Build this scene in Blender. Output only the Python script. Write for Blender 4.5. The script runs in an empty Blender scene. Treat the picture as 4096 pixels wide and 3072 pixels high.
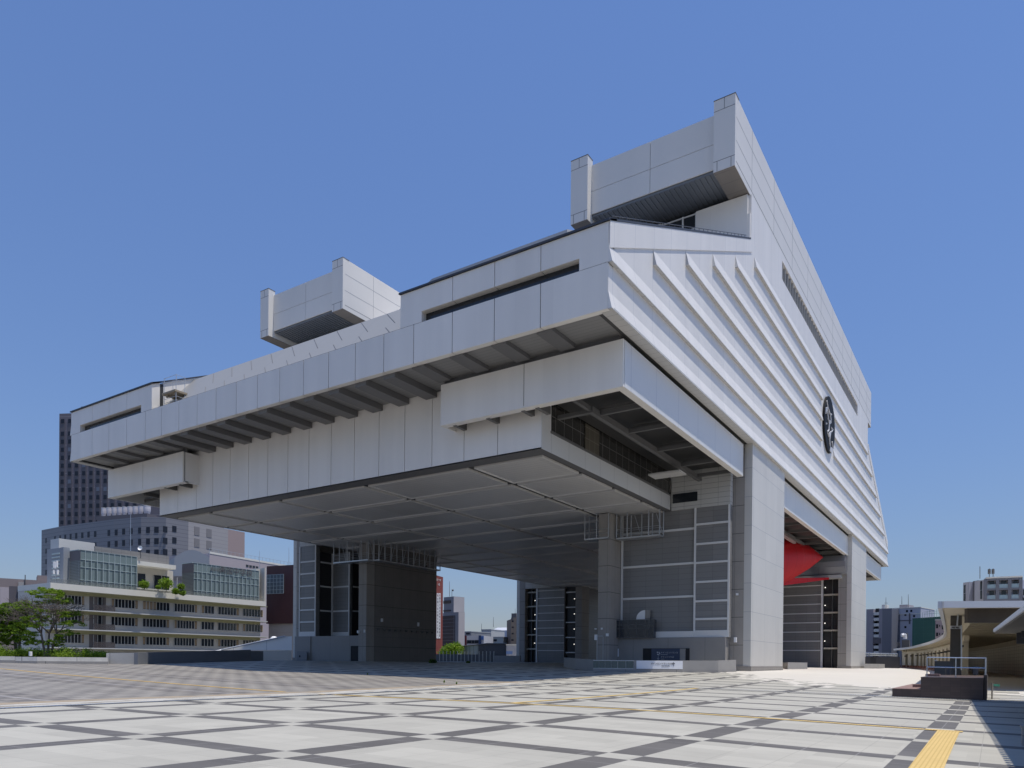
import bpy, bmesh, math, random
import numpy as np
from mathutils import Matrix, Vector
random.seed(7)
S = bpy.context.scene
COL = S.collection

# ------------------------------------------------------------------ camera
FOC = 2926.6; YAW = math.radians(33.404); PIT = math.radians(-.235); ROL = math.radians(.5223); SHY = 1121.7
EYE = np.array([0, 0, 1.6])
_c, _s = math.cos(YAW), math.sin(YAW)
CF = np.array([_c*math.cos(PIT), _s*math.cos(PIT), math.sin(PIT)])
_r = np.array([_s, -_c, 0.]); _u = np.cross(_r, CF)
CR = _r*math.cos(ROL)+_u*math.sin(ROL); CU = _u*math.cos(ROL)-_r*math.sin(ROL)
cam = bpy.data.cameras.new('camera'); co = bpy.data.objects.new('camera', cam); COL.objects.link(co)
cam.sensor_width = 36; cam.lens = 36*FOC/4096; cam.shift_y = SHY/4096; cam.clip_start = .1; cam.clip_end = 12000
co.matrix_world = Matrix(((CR[0], CU[0], -CF[0], 0), (CR[1], CU[1], -CF[1], 0), (CR[2], CU[2], -CF[2], 1.6), (0, 0, 0, 1)))
S.camera = co

# ------------------------------------------------------------------ sky and sun
SUN = Vector((.035, -.285, 1.0)).normalized()
EL = math.asin(SUN.z)
w = bpy.data.worlds.new('World'); S.world = w; w.use_nodes = True
nt = w.node_tree
sky = nt.nodes.new('ShaderNodeTexSky'); sky.sky_type = 'NISHITA'; sky.sun_disc = False
sky.sun_elevation = EL; sky.sun_rotation = math.atan2(SUN.x, SUN.y); sky.air_density = 2.0; sky.dust_density = 0; sky.ozone_density = 6.0; sky.altitude = 0
bg = nt.nodes['Background']; bg.inputs[1].default_value = .1
gam = nt.nodes.new('ShaderNodeGamma'); gam.inputs[1].default_value = .7          # white balance and tone of the sky light
wb = nt.nodes.new('ShaderNodeMix'); wb.data_type = 'RGBA'; wb.blend_type = 'MULTIPLY'; wb.inputs[0].default_value = 1; wb.inputs[7].default_value = (.82, 1.04, 1.66, 1)
nt.links.new(sky.outputs[0], gam.inputs[0]); nt.links.new(gam.outputs[0], wb.inputs[6]); nt.links.new(wb.outputs[2], bg.inputs[0])
sl = bpy.data.lights.new('sun', 'SUN'); sl.energy = 3.9; sl.angle = math.radians(.53); sl.color = (1, .945, .86)
so = bpy.data.objects.new('sun', sl); COL.objects.link(so); so.location = (0, -40, 120)
so.rotation_euler = SUN.to_track_quat('Z', 'Y').to_euler()
S.view_settings.view_transform = 'Standard'; S.view_settings.look = 'None'; S.view_settings.exposure = .12; S.view_settings.gamma = 1
S.view_settings.use_curve_mapping = False

# ------------------------------------------------------------------ helpers
def ray(px, py): return CF+CR*(px-2048.)/FOC-CU*(py-1536.-SHY)/FOC
def at(px, py, d): return EYE+ray(px, py)*d
def onz(px, py, z):
    v = ray(px, py); return EYE+v*((z-EYE[2])/v[2])
def onx(px, py, x):
    v = ray(px, py); return EYE+v*(x/v[0])

def mat(name, color, rough=.5, joints=(), jcol=(.06, .06, .065), var=.0, noise=0., nscale=.3, metal=0., spec=.5, cellvar=None, stain=None, bump=0., bscale=20., alpha=None, trans=0.):
    m = bpy.data.materials.new(name); m.use_nodes = True
    n = m.node_tree.nodes; l = m.node_tree.links; b = n['Principled BSDF']
    b.inputs['Roughness'].default_value = rough; b.inputs['Metallic'].default_value = metal
    b.inputs['Specular IOR Level'].default_value = spec
    b.inputs['Base Color'].default_value = (*color, 1)
    if alpha is not None: b.inputs['Alpha'].default_value = alpha
    if trans: b.inputs['Transmission Weight'].default_value = trans
    if not (joints or noise or cellvar or stain or bump): return m
    tc = n.new('ShaderNodeTexCoord'); sep = n.new('ShaderNodeSeparateXYZ'); l.new(tc.outputs['Object'], sep.inputs[0])
    def M(op, a, b_=None, c=None):
        q = n.new('ShaderNodeMath'); q.operation = op
        for i, x in enumerate((a, b_, c)):
            if x is None: continue
            if isinstance(x, (int, float)): q.inputs[i].default_value = x
            else: l.new(x, q.inputs[i])
        return q.outputs[0]
    def mixc(f, a, b_):
        q = n.new('ShaderNodeMix'); q.data_type = 'RGBA'
        for i, x in ((0, f), (6, a), (7, b_)):
            if isinstance(x, (int, float)): q.inputs[i].default_value = x
            elif isinstance(x, tuple): q.inputs[i].default_value = (*x, 1) if len(x) == 3 else x
            else: l.new(x, q.inputs[i])
        return q.outputs[2]
    cur = (*color, 1)
    def scalec(cur, f):
        q = n.new('ShaderNodeVectorMath'); q.operation = 'SCALE'
        if isinstance(cur, tuple): q.inputs[0].default_value = cur[:3]
        else: l.new(cur, q.inputs[0])
        l.new(f, q.inputs['Scale']); return q.outputs[0]
    if noise:
        t = n.new('ShaderNodeTexNoise'); t.inputs['Scale'].default_value = nscale; t.inputs['Detail'].default_value = 6; t.inputs['Roughness'].default_value = .65
        l.new(tc.outputs['Object'], t.inputs['Vector'])
        cur = scalec(cur, M('MULTIPLY_ADD', t.outputs[0], noise*2, 1-noise))
    if cellvar:   # per-panel tone: (px,py,pz, offsets, amount)
        (cx, cy, cz), (ox, oy, oz), amt = cellvar
        cm = n.new('ShaderNodeCombineXYZ')
        for i, (ax, p, o) in enumerate(((0, cx, ox), (1, cy, oy), (2, cz, oz))):
            if p: l.new(M('FLOOR', M('DIVIDE', M('SUBTRACT', sep.outputs[ax], o), p)), cm.inputs[i])
        wn = n.new('ShaderNodeTexWhiteNoise'); l.new(cm.outputs[0], wn.inputs[0])
        cur = scalec(cur, M('MULTIPLY_ADD', wn.outputs[0], amt*2, 1-amt))
    if stain:     # vertical dirt streaks
        mp = n.new('ShaderNodeMapping'); mp.inputs['Scale'].default_value = (stain[1], stain[1], stain[1]*.08); l.new(tc.outputs['Object'], mp.inputs[0])
        t = n.new('ShaderNodeTexNoise'); t.inputs['Scale'].default_value = 1; t.inputs['Detail'].default_value = 5; l.new(mp.outputs[0], t.inputs['Vector'])
        cur = scalec(cur, M('MULTIPLY_ADD', t.outputs[0], stain[0]*2, 1-stain[0]))
    for (ax, p, o, wd) in joints:
        f = M('FRACT', M('DIVIDE', M('SUBTRACT', sep.outputs[ax], o), p))
        msk = M('LESS_THAN', f, wd/p)
        cur = mixc(msk, cur, jcol)
    l.new(cur, b.inputs['Base Color']) if not isinstance(cur, tuple) else None
    if bump:
        t = n.new('ShaderNodeTexNoise'); t.inputs['Scale'].default_value = bscale; t.inputs['Detail'].default_value = 4; l.new(tc.outputs['Object'], t.inputs['Vector'])
        bp = n.new('ShaderNodeBump'); bp.inputs['Strength'].default_value = bump; bp.inputs['Distance'].default_value = .02
        l.new(t.outputs[0], bp.inputs['Height']); l.new(bp.outputs[0], b.inputs['Normal'])
    return m

class MB:
    def __init__(s): s.v = []; s.f = []; s.m = []
    def face(s, pts, m=0):
        i = len(s.v); s.v += [tuple(map(float, p)) for p in pts]; s.f.append(tuple(range(i, i+len(pts)))); s.m.append(m)
    def hexa(s, p, m=0):   # p: 4 bottom ccw, 4 top ccw
        i = len(s.v); s.v += [tuple(map(float, q)) for q in p]
        for f in ((3, 2, 1, 0), (4, 5, 6, 7), (0, 1, 5, 4), (1, 2, 6, 5), (2, 3, 7, 6), (3, 0, 4, 7)):
            s.f.append(tuple(i+k for k in f)); s.m.append(m)
    def box(s, x0, x1, y0, y1, z0, z1, m=0):
        x0, x1 = min(x0, x1), max(x0, x1); y0, y1 = min(y0, y1), max(y0, y1); z0, z1 = min(z0, z1), max(z0, z1)
        s.hexa([(x0, y0, z0), (x1, y0, z0), (x1, y1, z0), (x0, y1, z0), (x0, y0, z1), (x1, y0, z1), (x1, y1, z1), (x0, y1, z1)], m)
    def loft(s, A, B, m=0, caps=True, capm=None):    # two point rings of equal length
        n = len(A); i = len(s.v); s.v += [tuple(map(float, q)) for q in A]+[tuple(map(float, q)) for q in B]
        for k in range(n): s.f.append((i+k, i+(k+1) % n, i+n+(k+1) % n, i+n+k)); s.m.append(m)
        if caps:
            cm = m if capm is None else capm
            s.f.append(tuple(range(i+n-1, i-1, -1))); s.m.append(cm); s.f.append(tuple(range(i+n, i+2*n))); s.m.append(cm)
    def prism(s, poly, z0, z1, m=0):
        s.loft([(x, y, z0) for x, y in poly], [(x, y, z1) for x, y in poly], m)
    def tube(s, p, q, r, n=6, r2=None, m=0):
        p = Vector(p); q = Vector(q); d = q-p
        if d.length < 1e-6: return
        a = d.orthogonal().normalized(); b = d.cross(a).normalized(); r2 = r if r2 is None else r2
        A = [p+(a*math.cos(t)+b*math.sin(t))*r for t in [2*math.pi*k/n for k in range(n)]]
        B = [q+(a*math.cos(t)+b*math.sin(t))*r2 for t in [2*math.pi*k/n for k in range(n)]]
        s.loft(A, B, m)
    def build(s, name, mats, parent=None, smooth=False):
        me = bpy.data.meshes.new(name); me.from_pydata(s.v, [], s.f)
        if not isinstance(mats, (list, tuple)): mats = [mats]
        for x in mats: me.materials.append(x)
        me.polygons.foreach_set('material_index', s.m)
        if smooth: me.polygons.foreach_set('use_smooth', [True]*len(s.f))
        bm = bmesh.new(); bm.from_mesh(me); bmesh.ops.recalc_face_normals(bm, faces=bm.faces) if len(s.f) < 60000 else None
        bm.to_mesh(me); bm.free(); me.update()
        o = bpy.data.objects.new(name, me); COL.objects.link(o)
        if parent is not None:
            o.parent = parent; o.location = -wloc(parent)
        return o
def wloc(o):
    v = Vector(o.location)
    while o.parent is not None: o = o.parent; v += Vector(o.location)
    return v
def tag(o, label=None, cat=None, group=None, kind=None):
    if label: o['label'] = label
    if cat: o['category'] = cat
    if group: o['group'] = group
    if kind: o['kind'] = kind
    return o
def thing(name, label, cat, loc=(0, 0, 0), group=None):
    o = bpy.data.objects.new(name, None); o.empty_display_size = .5; COL.objects.link(o); o.location = tuple(map(float, loc))
    return tag(o, label, cat, group)

# ------------------------------------------------------------------ materials
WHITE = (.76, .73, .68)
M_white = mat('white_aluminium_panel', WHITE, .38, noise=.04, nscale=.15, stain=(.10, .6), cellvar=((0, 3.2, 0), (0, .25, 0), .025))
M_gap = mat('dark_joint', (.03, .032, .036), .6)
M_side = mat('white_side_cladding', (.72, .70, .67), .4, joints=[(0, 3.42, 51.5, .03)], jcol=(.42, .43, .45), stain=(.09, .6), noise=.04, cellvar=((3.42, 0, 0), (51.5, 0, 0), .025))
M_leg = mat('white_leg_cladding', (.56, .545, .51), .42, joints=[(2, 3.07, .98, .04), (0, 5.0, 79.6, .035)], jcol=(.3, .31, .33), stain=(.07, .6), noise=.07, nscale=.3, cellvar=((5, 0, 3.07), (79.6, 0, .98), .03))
M_beam = mat('roof_beam_cladding', (.68, .66, .62), .4, noise=.04, nscale=.2, stain=(.05, .4))
M_soffit = mat('pale_soffit', (.50, .49, .47), .5, joints=[(0, .9, 0, .03)], jcol=(.25, .25, .25))
M_ribsof = mat('ribbed_soffit', (.24, .237, .23), .5, joints=[(0, .45, 0, .05)], jcol=(.18, .18, .18))
M_rib = mat('grey_rib', (.14, .138, .138), .5)
M_lvwall = mat('cream_louvre_wall', (.50, .495, .47), .5, joints=[(2, .55, .2, .04), (1, 1.9, .3, .03)], jcol=(.22, .22, .21))
M_under = mat('underside_panel', (.58, .565, .54), .38, joints=[(0, .62, .2, .025)], jcol=(.3, .3, .3), noise=.12, nscale=.2, cellvar=((6.83, 6.4, 0), (58.9, .2, 0), .08))
M_underedge = mat('underside_trim', (.66, .65, .63), .45)
M_recess = mat('dark_recess', (.045, .045, .045), .6)
M_steel = mat('dark_grey_steel', (.12, .118, .115), .5)
M_louv = mat('dark_louvre_ceiling', (.04, .04, .04), .5, joints=[(0, .3, 0, .1)], jcol=(.03, .03, .03))
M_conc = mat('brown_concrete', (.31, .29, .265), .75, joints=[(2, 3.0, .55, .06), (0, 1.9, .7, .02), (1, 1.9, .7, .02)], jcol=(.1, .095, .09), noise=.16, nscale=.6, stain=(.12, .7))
M_concd = mat('shaded_brown_concrete', (.20, .185, .17), .75, joints=[(2, 3.0, .55, .06), (0, 1.9, .7, .02)], jcol=(.07, .065, .06), noise=.15, nscale=.6, stain=(.12, .7))  # brown concrete again, side-wall shade painted in as a darker tone
M_base = mat('grey_base_wall', (.28, .268, .255), .7, joints=[(1, 4.2, 1, .03)], jcol=(.12, .12, .12), noise=.08, nscale=1.2)
M_dpan = mat('charcoal_metal_panel', (.20, .197, .193), .38, joints=[(2, .6, .1, .02), (1, 1.95, .2, .02)], jcol=(.09, .09, .09), noise=.06, cellvar=((0, 1.95, 1.8), (0, .2, .1), .08))
M_dpan2 = mat('black_louvre_panel', (.03, .03, .032), .5, joints=[(2, .3, .1, .04)], jcol=(.015, .015, .015))
M_wframe = mat('pale_frame', (.66, .66, .65), .4)
M_glassd = mat('dark_window_glass', (.02, .024, .03), .08, spec=.6)
M_black = mat('black_opening', (.012, .012, .014), .7)
M_rooft = mat('grey_roof_edge', (.05, .052, .06), .5)
M_roof = mat('grey_metal_roof', (.33, .345, .365), .45)
M_slope = mat('pale_sloping_roof', (.30, .30, .29), .45, joints=[(1, 6.4, 2.3, .06)], jcol=(.25, .26, .26), noise=.04)
M_red = mat('red_enamel', (.50, .010, .014), .5, spec=.2, joints=[(0, 3.2, 0, .06)], jcol=(.25, .008, .008), noise=.12, nscale=.5)
M_plinth = mat('stone_plinth', (.27, .25, .225), .7, joints=[(0, 1.0, 0, .02), (2, .3, 0, .02)], jcol=(.13, .12, .11), noise=.12, nscale=1.5)
M_para = mat('grey_parapet_stone', (.30, .29, .275), .7, noise=.1, nscale=1.2, joints=[(2, 50, .0, .01)])
M_metal = mat('galvanised_metal', (.48, .5, .52), .32, metal=.6)
M_sil = mat('bright_rail_metal', (.6, .65, .7), .25, metal=.7)
M_signw = mat('white_sign_face', (.78, .79, .82), .5)
M_ink = mat('dark_ink', (.05, .05, .055), .6)
M_inkw = mat('pale_lettering', (.5, .51, .54), .5)
M_signd = mat('navy_sign_face', (.03, .045, .09), .35)
M_white2 = mat('white_paint', (.8, .8, .8), .4)

# ------------------------------------------------------------------ plaza ground
CP = np.array([(5, 10, 0), (5, 20, 0), (12, 14, 0), (20, 10, 0), (24, 18, 0), (14, 1.2, -.22), (20, 1.2, -.2), (28, 1.2, -.22), (36, 1.2, -.25), (42, 1.2, -.2), (15, 5, -.11), (25, 5, -.12), (35, 5, -.12),
 (44, 15, .05), (44, 24, .13), (24, 26, 0), (10, 26, 0), (0, 26, 0), (0, 5, -.1), (0, -10, -.3), (20, -10, -.35), (44, -5, -.2), (43.3, 28.5, .18), (43, 57, .5), (23.5, 59, .75), (23.8, 30, .05), (5, 50, .4), (10, 90, 1.0), (40, 90, 1.2),
 (65, 27, .6), (75, 24, .72), (79, 22, .8), (100, 22, .86), (144, 22, .88), (170, 22, .85), (79, 92, 1.45), (95, 57, 1.2), (140, 57, 1.35), (170, 90, 1.45), (120, 10, .72), (70, 10, .35), (170, 0, .6), (110, -5, .25), (70, -10, -.1),
 (60, 57, .95), (79, 60, 1.3), (140, 100, 1.45), (60, 100, 1.35), (-20, 30, .1), (-20, 80, .7), (77, 75, 1.42), (77, 36, .95), (93, 76, 1.46), (200, 110, 1.45)], float)
_D = np.linalg.norm(CP[:, None, :2]-CP[None, :, :2], axis=2)
_W = np.linalg.solve(_D-np.eye(len(CP))*.6, CP[:, 2]-.5)
def gh(x, y): return float(.5+np.hypot(CP[:, 0]-x, CP[:, 1]-y)@_W)

def plaza_material():
    m = bpy.data.materials.new('plaza_paving'); m.use_nodes = True
    n = m.node_tree.nodes; l = m.node_tree.links; b = n['Principled BSDF']
    tc = n.new('ShaderNodeTexCoord'); sep = n.new('ShaderNodeSeparateXYZ'); l.new(tc.outputs['Object'], sep.inputs[0])
    X, Y = sep.outputs[0], sep.outputs[1]
    def M(op, *a):
        q = n.new('ShaderNodeMath'); q.operation = op
        for i, x in enumerate(a):
            if isinstance(x, (int, float)): q.inputs[i].default_value = x
            else: l.new(x, q.inputs[i])
        return q.outputs[0]
    def mix(f, a, b_):
        q = n.new('ShaderNodeMix'); q.data_type = 'RGBA'
        for i, x in ((0, f), (6, a), (7, b_)):
            if isinstance(x, (int, float)): q.inputs[i].default_value = x
            elif isinstance(x, tuple): q.inputs[i].default_value = (*x, 1)
            else: l.new(x, q.inputs[i])
        return q.outputs[2]
    def scale(c, f):
        q = n.new('ShaderNodeVectorMath'); q.operation = 'SCALE'; l.new(c, q.inputs[0]) if not isinstance(c, tuple) else None
        if isinstance(c, tuple): q.inputs[0].default_value = c
        l.new(f, q.inputs['Scale']); return q.outputs[0]
    def band(v, p, o, hw):   # 1 inside a band centred on o + k p
        f = M('FRACT', M('ADD', M('DIVIDE', M('SUBTRACT', v, o), p), .5))
        return M('LESS_THAN', M('MULTIPLY', M('ABSOLUTE', M('SUBTRACT', f, .5)), p), hw)
    def noise(sc, det=4, vec=None, rough=.6):
        t = n.new('ShaderNodeTexNoise'); t.inputs['Scale'].default_value = sc; t.inputs['Detail'].default_value = det; t.inputs['Roughness'].default_value = rough
        l.new(vec or tc.outputs['Object'], t.inputs['Vector']); return t.outputs[0]
    def cell(px_, ox, py_, oy, stag=None):
        cm = n.new('ShaderNodeCombineXYZ')
        fy = M('FLOOR', M('DIVIDE', M('SUBTRACT', Y, oy), py_))
        xx = M('SUBTRACT', X, ox)
        if stag: xx = M('ADD', xx, M('MULTIPLY', M('MODULO', M('ABSOLUTE', fy), 2.0), px_*.5))
        l.new(M('FLOOR', M('DIVIDE', xx, px_)), cm.inputs[0]); l.new(fy, cm.inputs[1])
        wn = n.new('ShaderNodeTexWhiteNoise'); l.new(cm.outputs[0], wn.inputs[0]); return wn.outputs[0]
    bx = band(X, 3.87, 8.28, .32); by = band(Y, 4.42, 10.1, .345)
    xor = M('SUBTRACT', M('ADD', bx, by), M('MULTIPLY', M('MULTIPLY', bx, by), 2.0))
    # light granite with tile-to-tile tone, streaks and fine joints
    mp = n.new('ShaderNodeMapping'); mp.inputs['Scale'].default_value = (2.2, .5, 1); mp.inputs['Rotation'].default_value = (0, 0, .25); l.new(tc.outputs['Object'], mp.inputs[0])
    tone = M('MULTIPLY', M('MULTIPLY_ADD', cell(.645, 8.6, 1.25, 10.45), .15, .925), M('MULTIPLY_ADD', noise(1, 5, mp.outputs[0]), .16, .92))
    tone = M('MULTIPLY', tone, M('MULTIPLY_ADD', noise(60, 2), .12, .94))
    tone = M('MULTIPLY', tone, M('MULTIPLY_ADD', noise(.35, 7, None, .7), .34, .83))
    jt = M('MAXIMUM', band(X, .645, 8.6, .006), band(Y, 1.0228, 10.445, .007))
    light = scale((.42, .402, .345), M('MULTIPLY', tone, M('MULTIPLY_ADD', jt, -.22, 1.0)))
    dtone = M('MULTIPLY', M('MULTIPLY_ADD', cell(1.29, 8.28, 1.0228, 10.445), .22, .89), M('MULTIPLY_ADD', noise(.5, 5), .3, .85))
    jd = M('MAXIMUM', band(Y, 1.0228, 10.445, .009), band(X, 1.29, 8.6, .009))
    dark = scale((.125, .117, .108), dtone)
    dark = mix(M('MULTIPLY', jd, .8), dark, (.30, .29, .28))
    near = mix(xor, light, dark)
    # pale concrete apron on the right, ragged joint
    yy = M('MAXIMUM', M('SUBTRACT', Y, 5.0), 0.0)
    lim = M('ADD', M('MULTIPLY', M('MULTIPLY', yy, yy), .065), 54.3)
    rag = M('MULTIPLY_ADD', cell(1.3, 0, .65, 0, True), 9.0, -4.5)
    ap = M('MULTIPLY', M('GREATER_THAN', M('ADD', X, rag), lim), M('LESS_THAN', Y, 30.0))
    apc = scale((.60, .565, .50), M('MULTIPLY_ADD', noise(.35, 5), .14, .93))
    near = mix(ap, near, apc)
    # small grey setts left of the drain
    ck = M('MODULO', M('ADD', M('ABSOLUTE', M('FLOOR', M('DIVIDE', X, .66))), M('ABSOLUTE', M('FLOOR', M('DIVIDE', Y, .92)))), 2.0)
    pan = band(X, 7.7, 1.2, 2.6)
    g1 = mix(ck, (.225, .205, .18), (.155, .142, .13)); g2 = mix(ck, (.275, .255, .225), (.21, .195, .175))
    grey = mix(pan, g1, g2)
    grey = mix(M('MULTIPLY', band(X, 7.7, 5.1, .12), .8), grey, (.32, .305, .29))
    grey = scale(grey, M('MULTIPLY', M('MULTIPLY_ADD', noise(.25, 6), .5, .75), M('MULTIPLY_ADD', cell(.66, 0, .92, 0), .2, .9)))
    cm = n.new('ShaderNodeCombineXYZ'); l.new(M('MULTIPLY', X, .35), cm.inputs[0]); l.new(M('MULTIPLY', Y, 2.2), cm.inputs[1])
    nz = noise(1, 5, cm.outputs[0])
    # weathered strip beside the drain
    strip = M('MULTIPLY', M('GREATER_THAN', Y, 26.05), M('LESS_THAN', Y, 27.35))
    sc_ = mix(M('GREATER_THAN', nz, .52), (.50, .48, .43), (.28, .25, .20))
    rust = M('MULTIPLY', M('MULTIPLY', M('GREATER_THAN', Y, 27.35), M('LESS_THAN', Y, 28.3)), M('GREATER_THAN', nz, .42))
    grey = mix(M('MULTIPLY', rust, .8), grey, (.38, .30, .2))
    grey = mix(strip, grey, sc_)
    gmask = M('MULTIPLY', M('GREATER_THAN', Y, 26.05), M('LESS_THAN', X, 43.4))
    col = mix(gmask, near, grey)
    l.new(col, b.inputs['Base Color']); b.inputs['Roughness'].default_value = .62; b.inputs['Specular IOR Level'].default_value = .35
    bp = n.new('ShaderNodeBump'); bp.inputs['Strength'].default_value = .15; bp.inputs['Distance'].default_value = .01; l.new(noise(40, 3), bp.inputs['Height']); l.new(bp.outputs[0], b.inputs['Normal'])
    return m
M_plaza = plaza_material()
def axis(a, b, fine0, fine1, sf=1.0, sc=4.0):
    r = []; x = a
    while x < b-1e-6:
        r.append(x); x += sf if fine0 <= x < fine1 else sc
    r.append(b); return r
gx = axis(-40, 216, 0, 100); gy = axis(-40, 120, -4, 64)
g = MB(); nx, ny = len(gx), len(gy)
for x in gx:
    for y in gy: g.v.append((x, y, gh(x, y)))
for i in range(nx-1):
    for j in range(ny-1):
        a = i*ny+j; g.f.append((a, a+ny, a+ny+1, a+1)); g.m.append(0)
rim = [(gx[i], gy[0]) for i in range(nx)]+[(gx[-1], y) for y in gy[1:]]+[(x, gy[-1]) for x in gx[::-1][1:]]+[(gx[0], y) for y in gy[::-1][1:]]
for (x0, y0), (x1, y1) in zip(rim[:-1], rim[1:]):
    g.face([(x0, y0, -9.2), (x1, y1, -9.2), (x1, y1, gh(x1, y1)), (x0, y0, gh(x0, y0))], 1)
o = g.build('plaza', [M_plaza, M_base]); tag(o, kind='structure')
M_city = mat('city_ground', (.16, .16, .16), .9, noise=.3, nscale=.02)
g = MB(); g.face([(-5000, -5000, -9), (6000, -5000, -9), (6000, 6000, -9), (-5000, 6000, -9)])
tag(g.build('ground', M_city), kind='structure')

def strip(name, p0, p1, w_, mats, lift=.014, n=60, m=0):
    g = MB(); p0 = np.array(p0, float); p1 = np.array(p1, float); d = (p1-p0)/np.linalg.norm(p1-p0); nn = np.array([-d[1], d[0]])
    pr = None
    for k in range(n+1):
        c = p0+(p1-p0)*k/n; a = c+nn*w_/2; b_ = c-nn*w_/2; h = gh(*c)+lift
        q = [(a[0], a[1], gh(*a)+lift), (b_[0], b_[1], gh(*b_)+lift)]
        if pr: g.face([pr[0], pr[1], q[1], q[0]], m)
        pr = q
    return tag(g.build(name, mats), kind='structure')
M_yel = mat('yellow_tactile', (.66, .47, .17), .6, joints=[(0, .3, .05, .02), (1, .075, .02, .022)], jcol=(.54, .37, .11), noise=.18, nscale=3)
M_yel2 = mat('yellow_tactile_worn', (.56, .37, .12), .6, noise=.25, nscale=.6)
M_drain = mat('drain_grate', (.42, .46, .52), .35, metal=.5, joints=[(0, .12, 0, .05)], jcol=(.12, .13, .15), noise=.1)
M_drain2 = mat('drain_grate_steel', (.62, .66, .72), .3, metal=.5, joints=[(1, .12, 0, .035)], jcol=(.2, .21, .23))
strip('tactile_paving', (23.3, 1.62), (23.3, 26.0), .3, M_yel)
strip('tactile_paving', (23.3, 28.4), (23.6, 95), .3, M_yel2)
strip('tactile_paving', (23.5, 15.45), (44, 15.3), .3, M_yel)
strip('tactile_paving', (5.5, .93), (23.12, 1.03), .52, M_yel, .016)
strip('tactile_paving', (23.3, .7), (23.3, 1.6), .36, M_yel, .018, 4)
strip('drain_channel', (-2, 25.85), (43.7, 24.9), .42, M_drain, .016)
strip('drain_channel', (44.15, -9), (44.15, 24.7), .30, M_drain2, .016)
strip('drain_cover', (45.6, -2.2), (45.6, -.25), .35, M_white2, .05, 4)

# ------------------------------------------------------------------ the museum
MU = thing('museum_building', 'huge white panelled museum raised on four massive legs over the plaza', 'museum', (119.8, 57.1, 1))
X0, X1 = 44., 195.6; YA, YB = 21.65, 92.5; XM = 119.8; YM = 57.08
def mx(x): return 2*XM-x
def my(y): return 2*YM-y
SEAM = [21.65, 26.9, 30.85, 34.75, 38.62, 41.82, 45.06, 48.28, 51.48, 54.67, 57.85, 61.0, 64.16, 67.28, 70.42, 73.55, 76.62, 80.3, 83.99, 87.66, 92.5]
J = .03
def panels_x(g, x, ys, z0, z1, t=.12, m=0, back=True, sgn=1):   # panels on a plane X=x facing -X (sgn=1)
    for a, b in zip(ys[:-1], ys[1:]): g.box(x, x+sgn*t, a+J, b-J, z0, z1, m)
    if back: g.box(x+sgn*.05, x+sgn*(t+.4), ys[0]+.05, ys[-1]-.05, z0+.03, z1-.03, 1)
# fascia, front and back
for sx, x in ((1, X0), (-1, X1)):
    g = MB(); panels_x(g, x, SEAM, 25.1, 28.17, .12, sgn=sx)
    for a, b in zip(SEAM[:-1], SEAM[1:]): g.box(x+sx*.015, x+sx*.5, a+J, b-J, 25.085, 25.3, 0)   # lower lip, seen as the soffit strip
    g.box(x+sx*.02, x+sx*.7, YA, YB, 28.1, 28.2, 1)
    g.build('fascia', [M_white, M_gap], MU)
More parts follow.
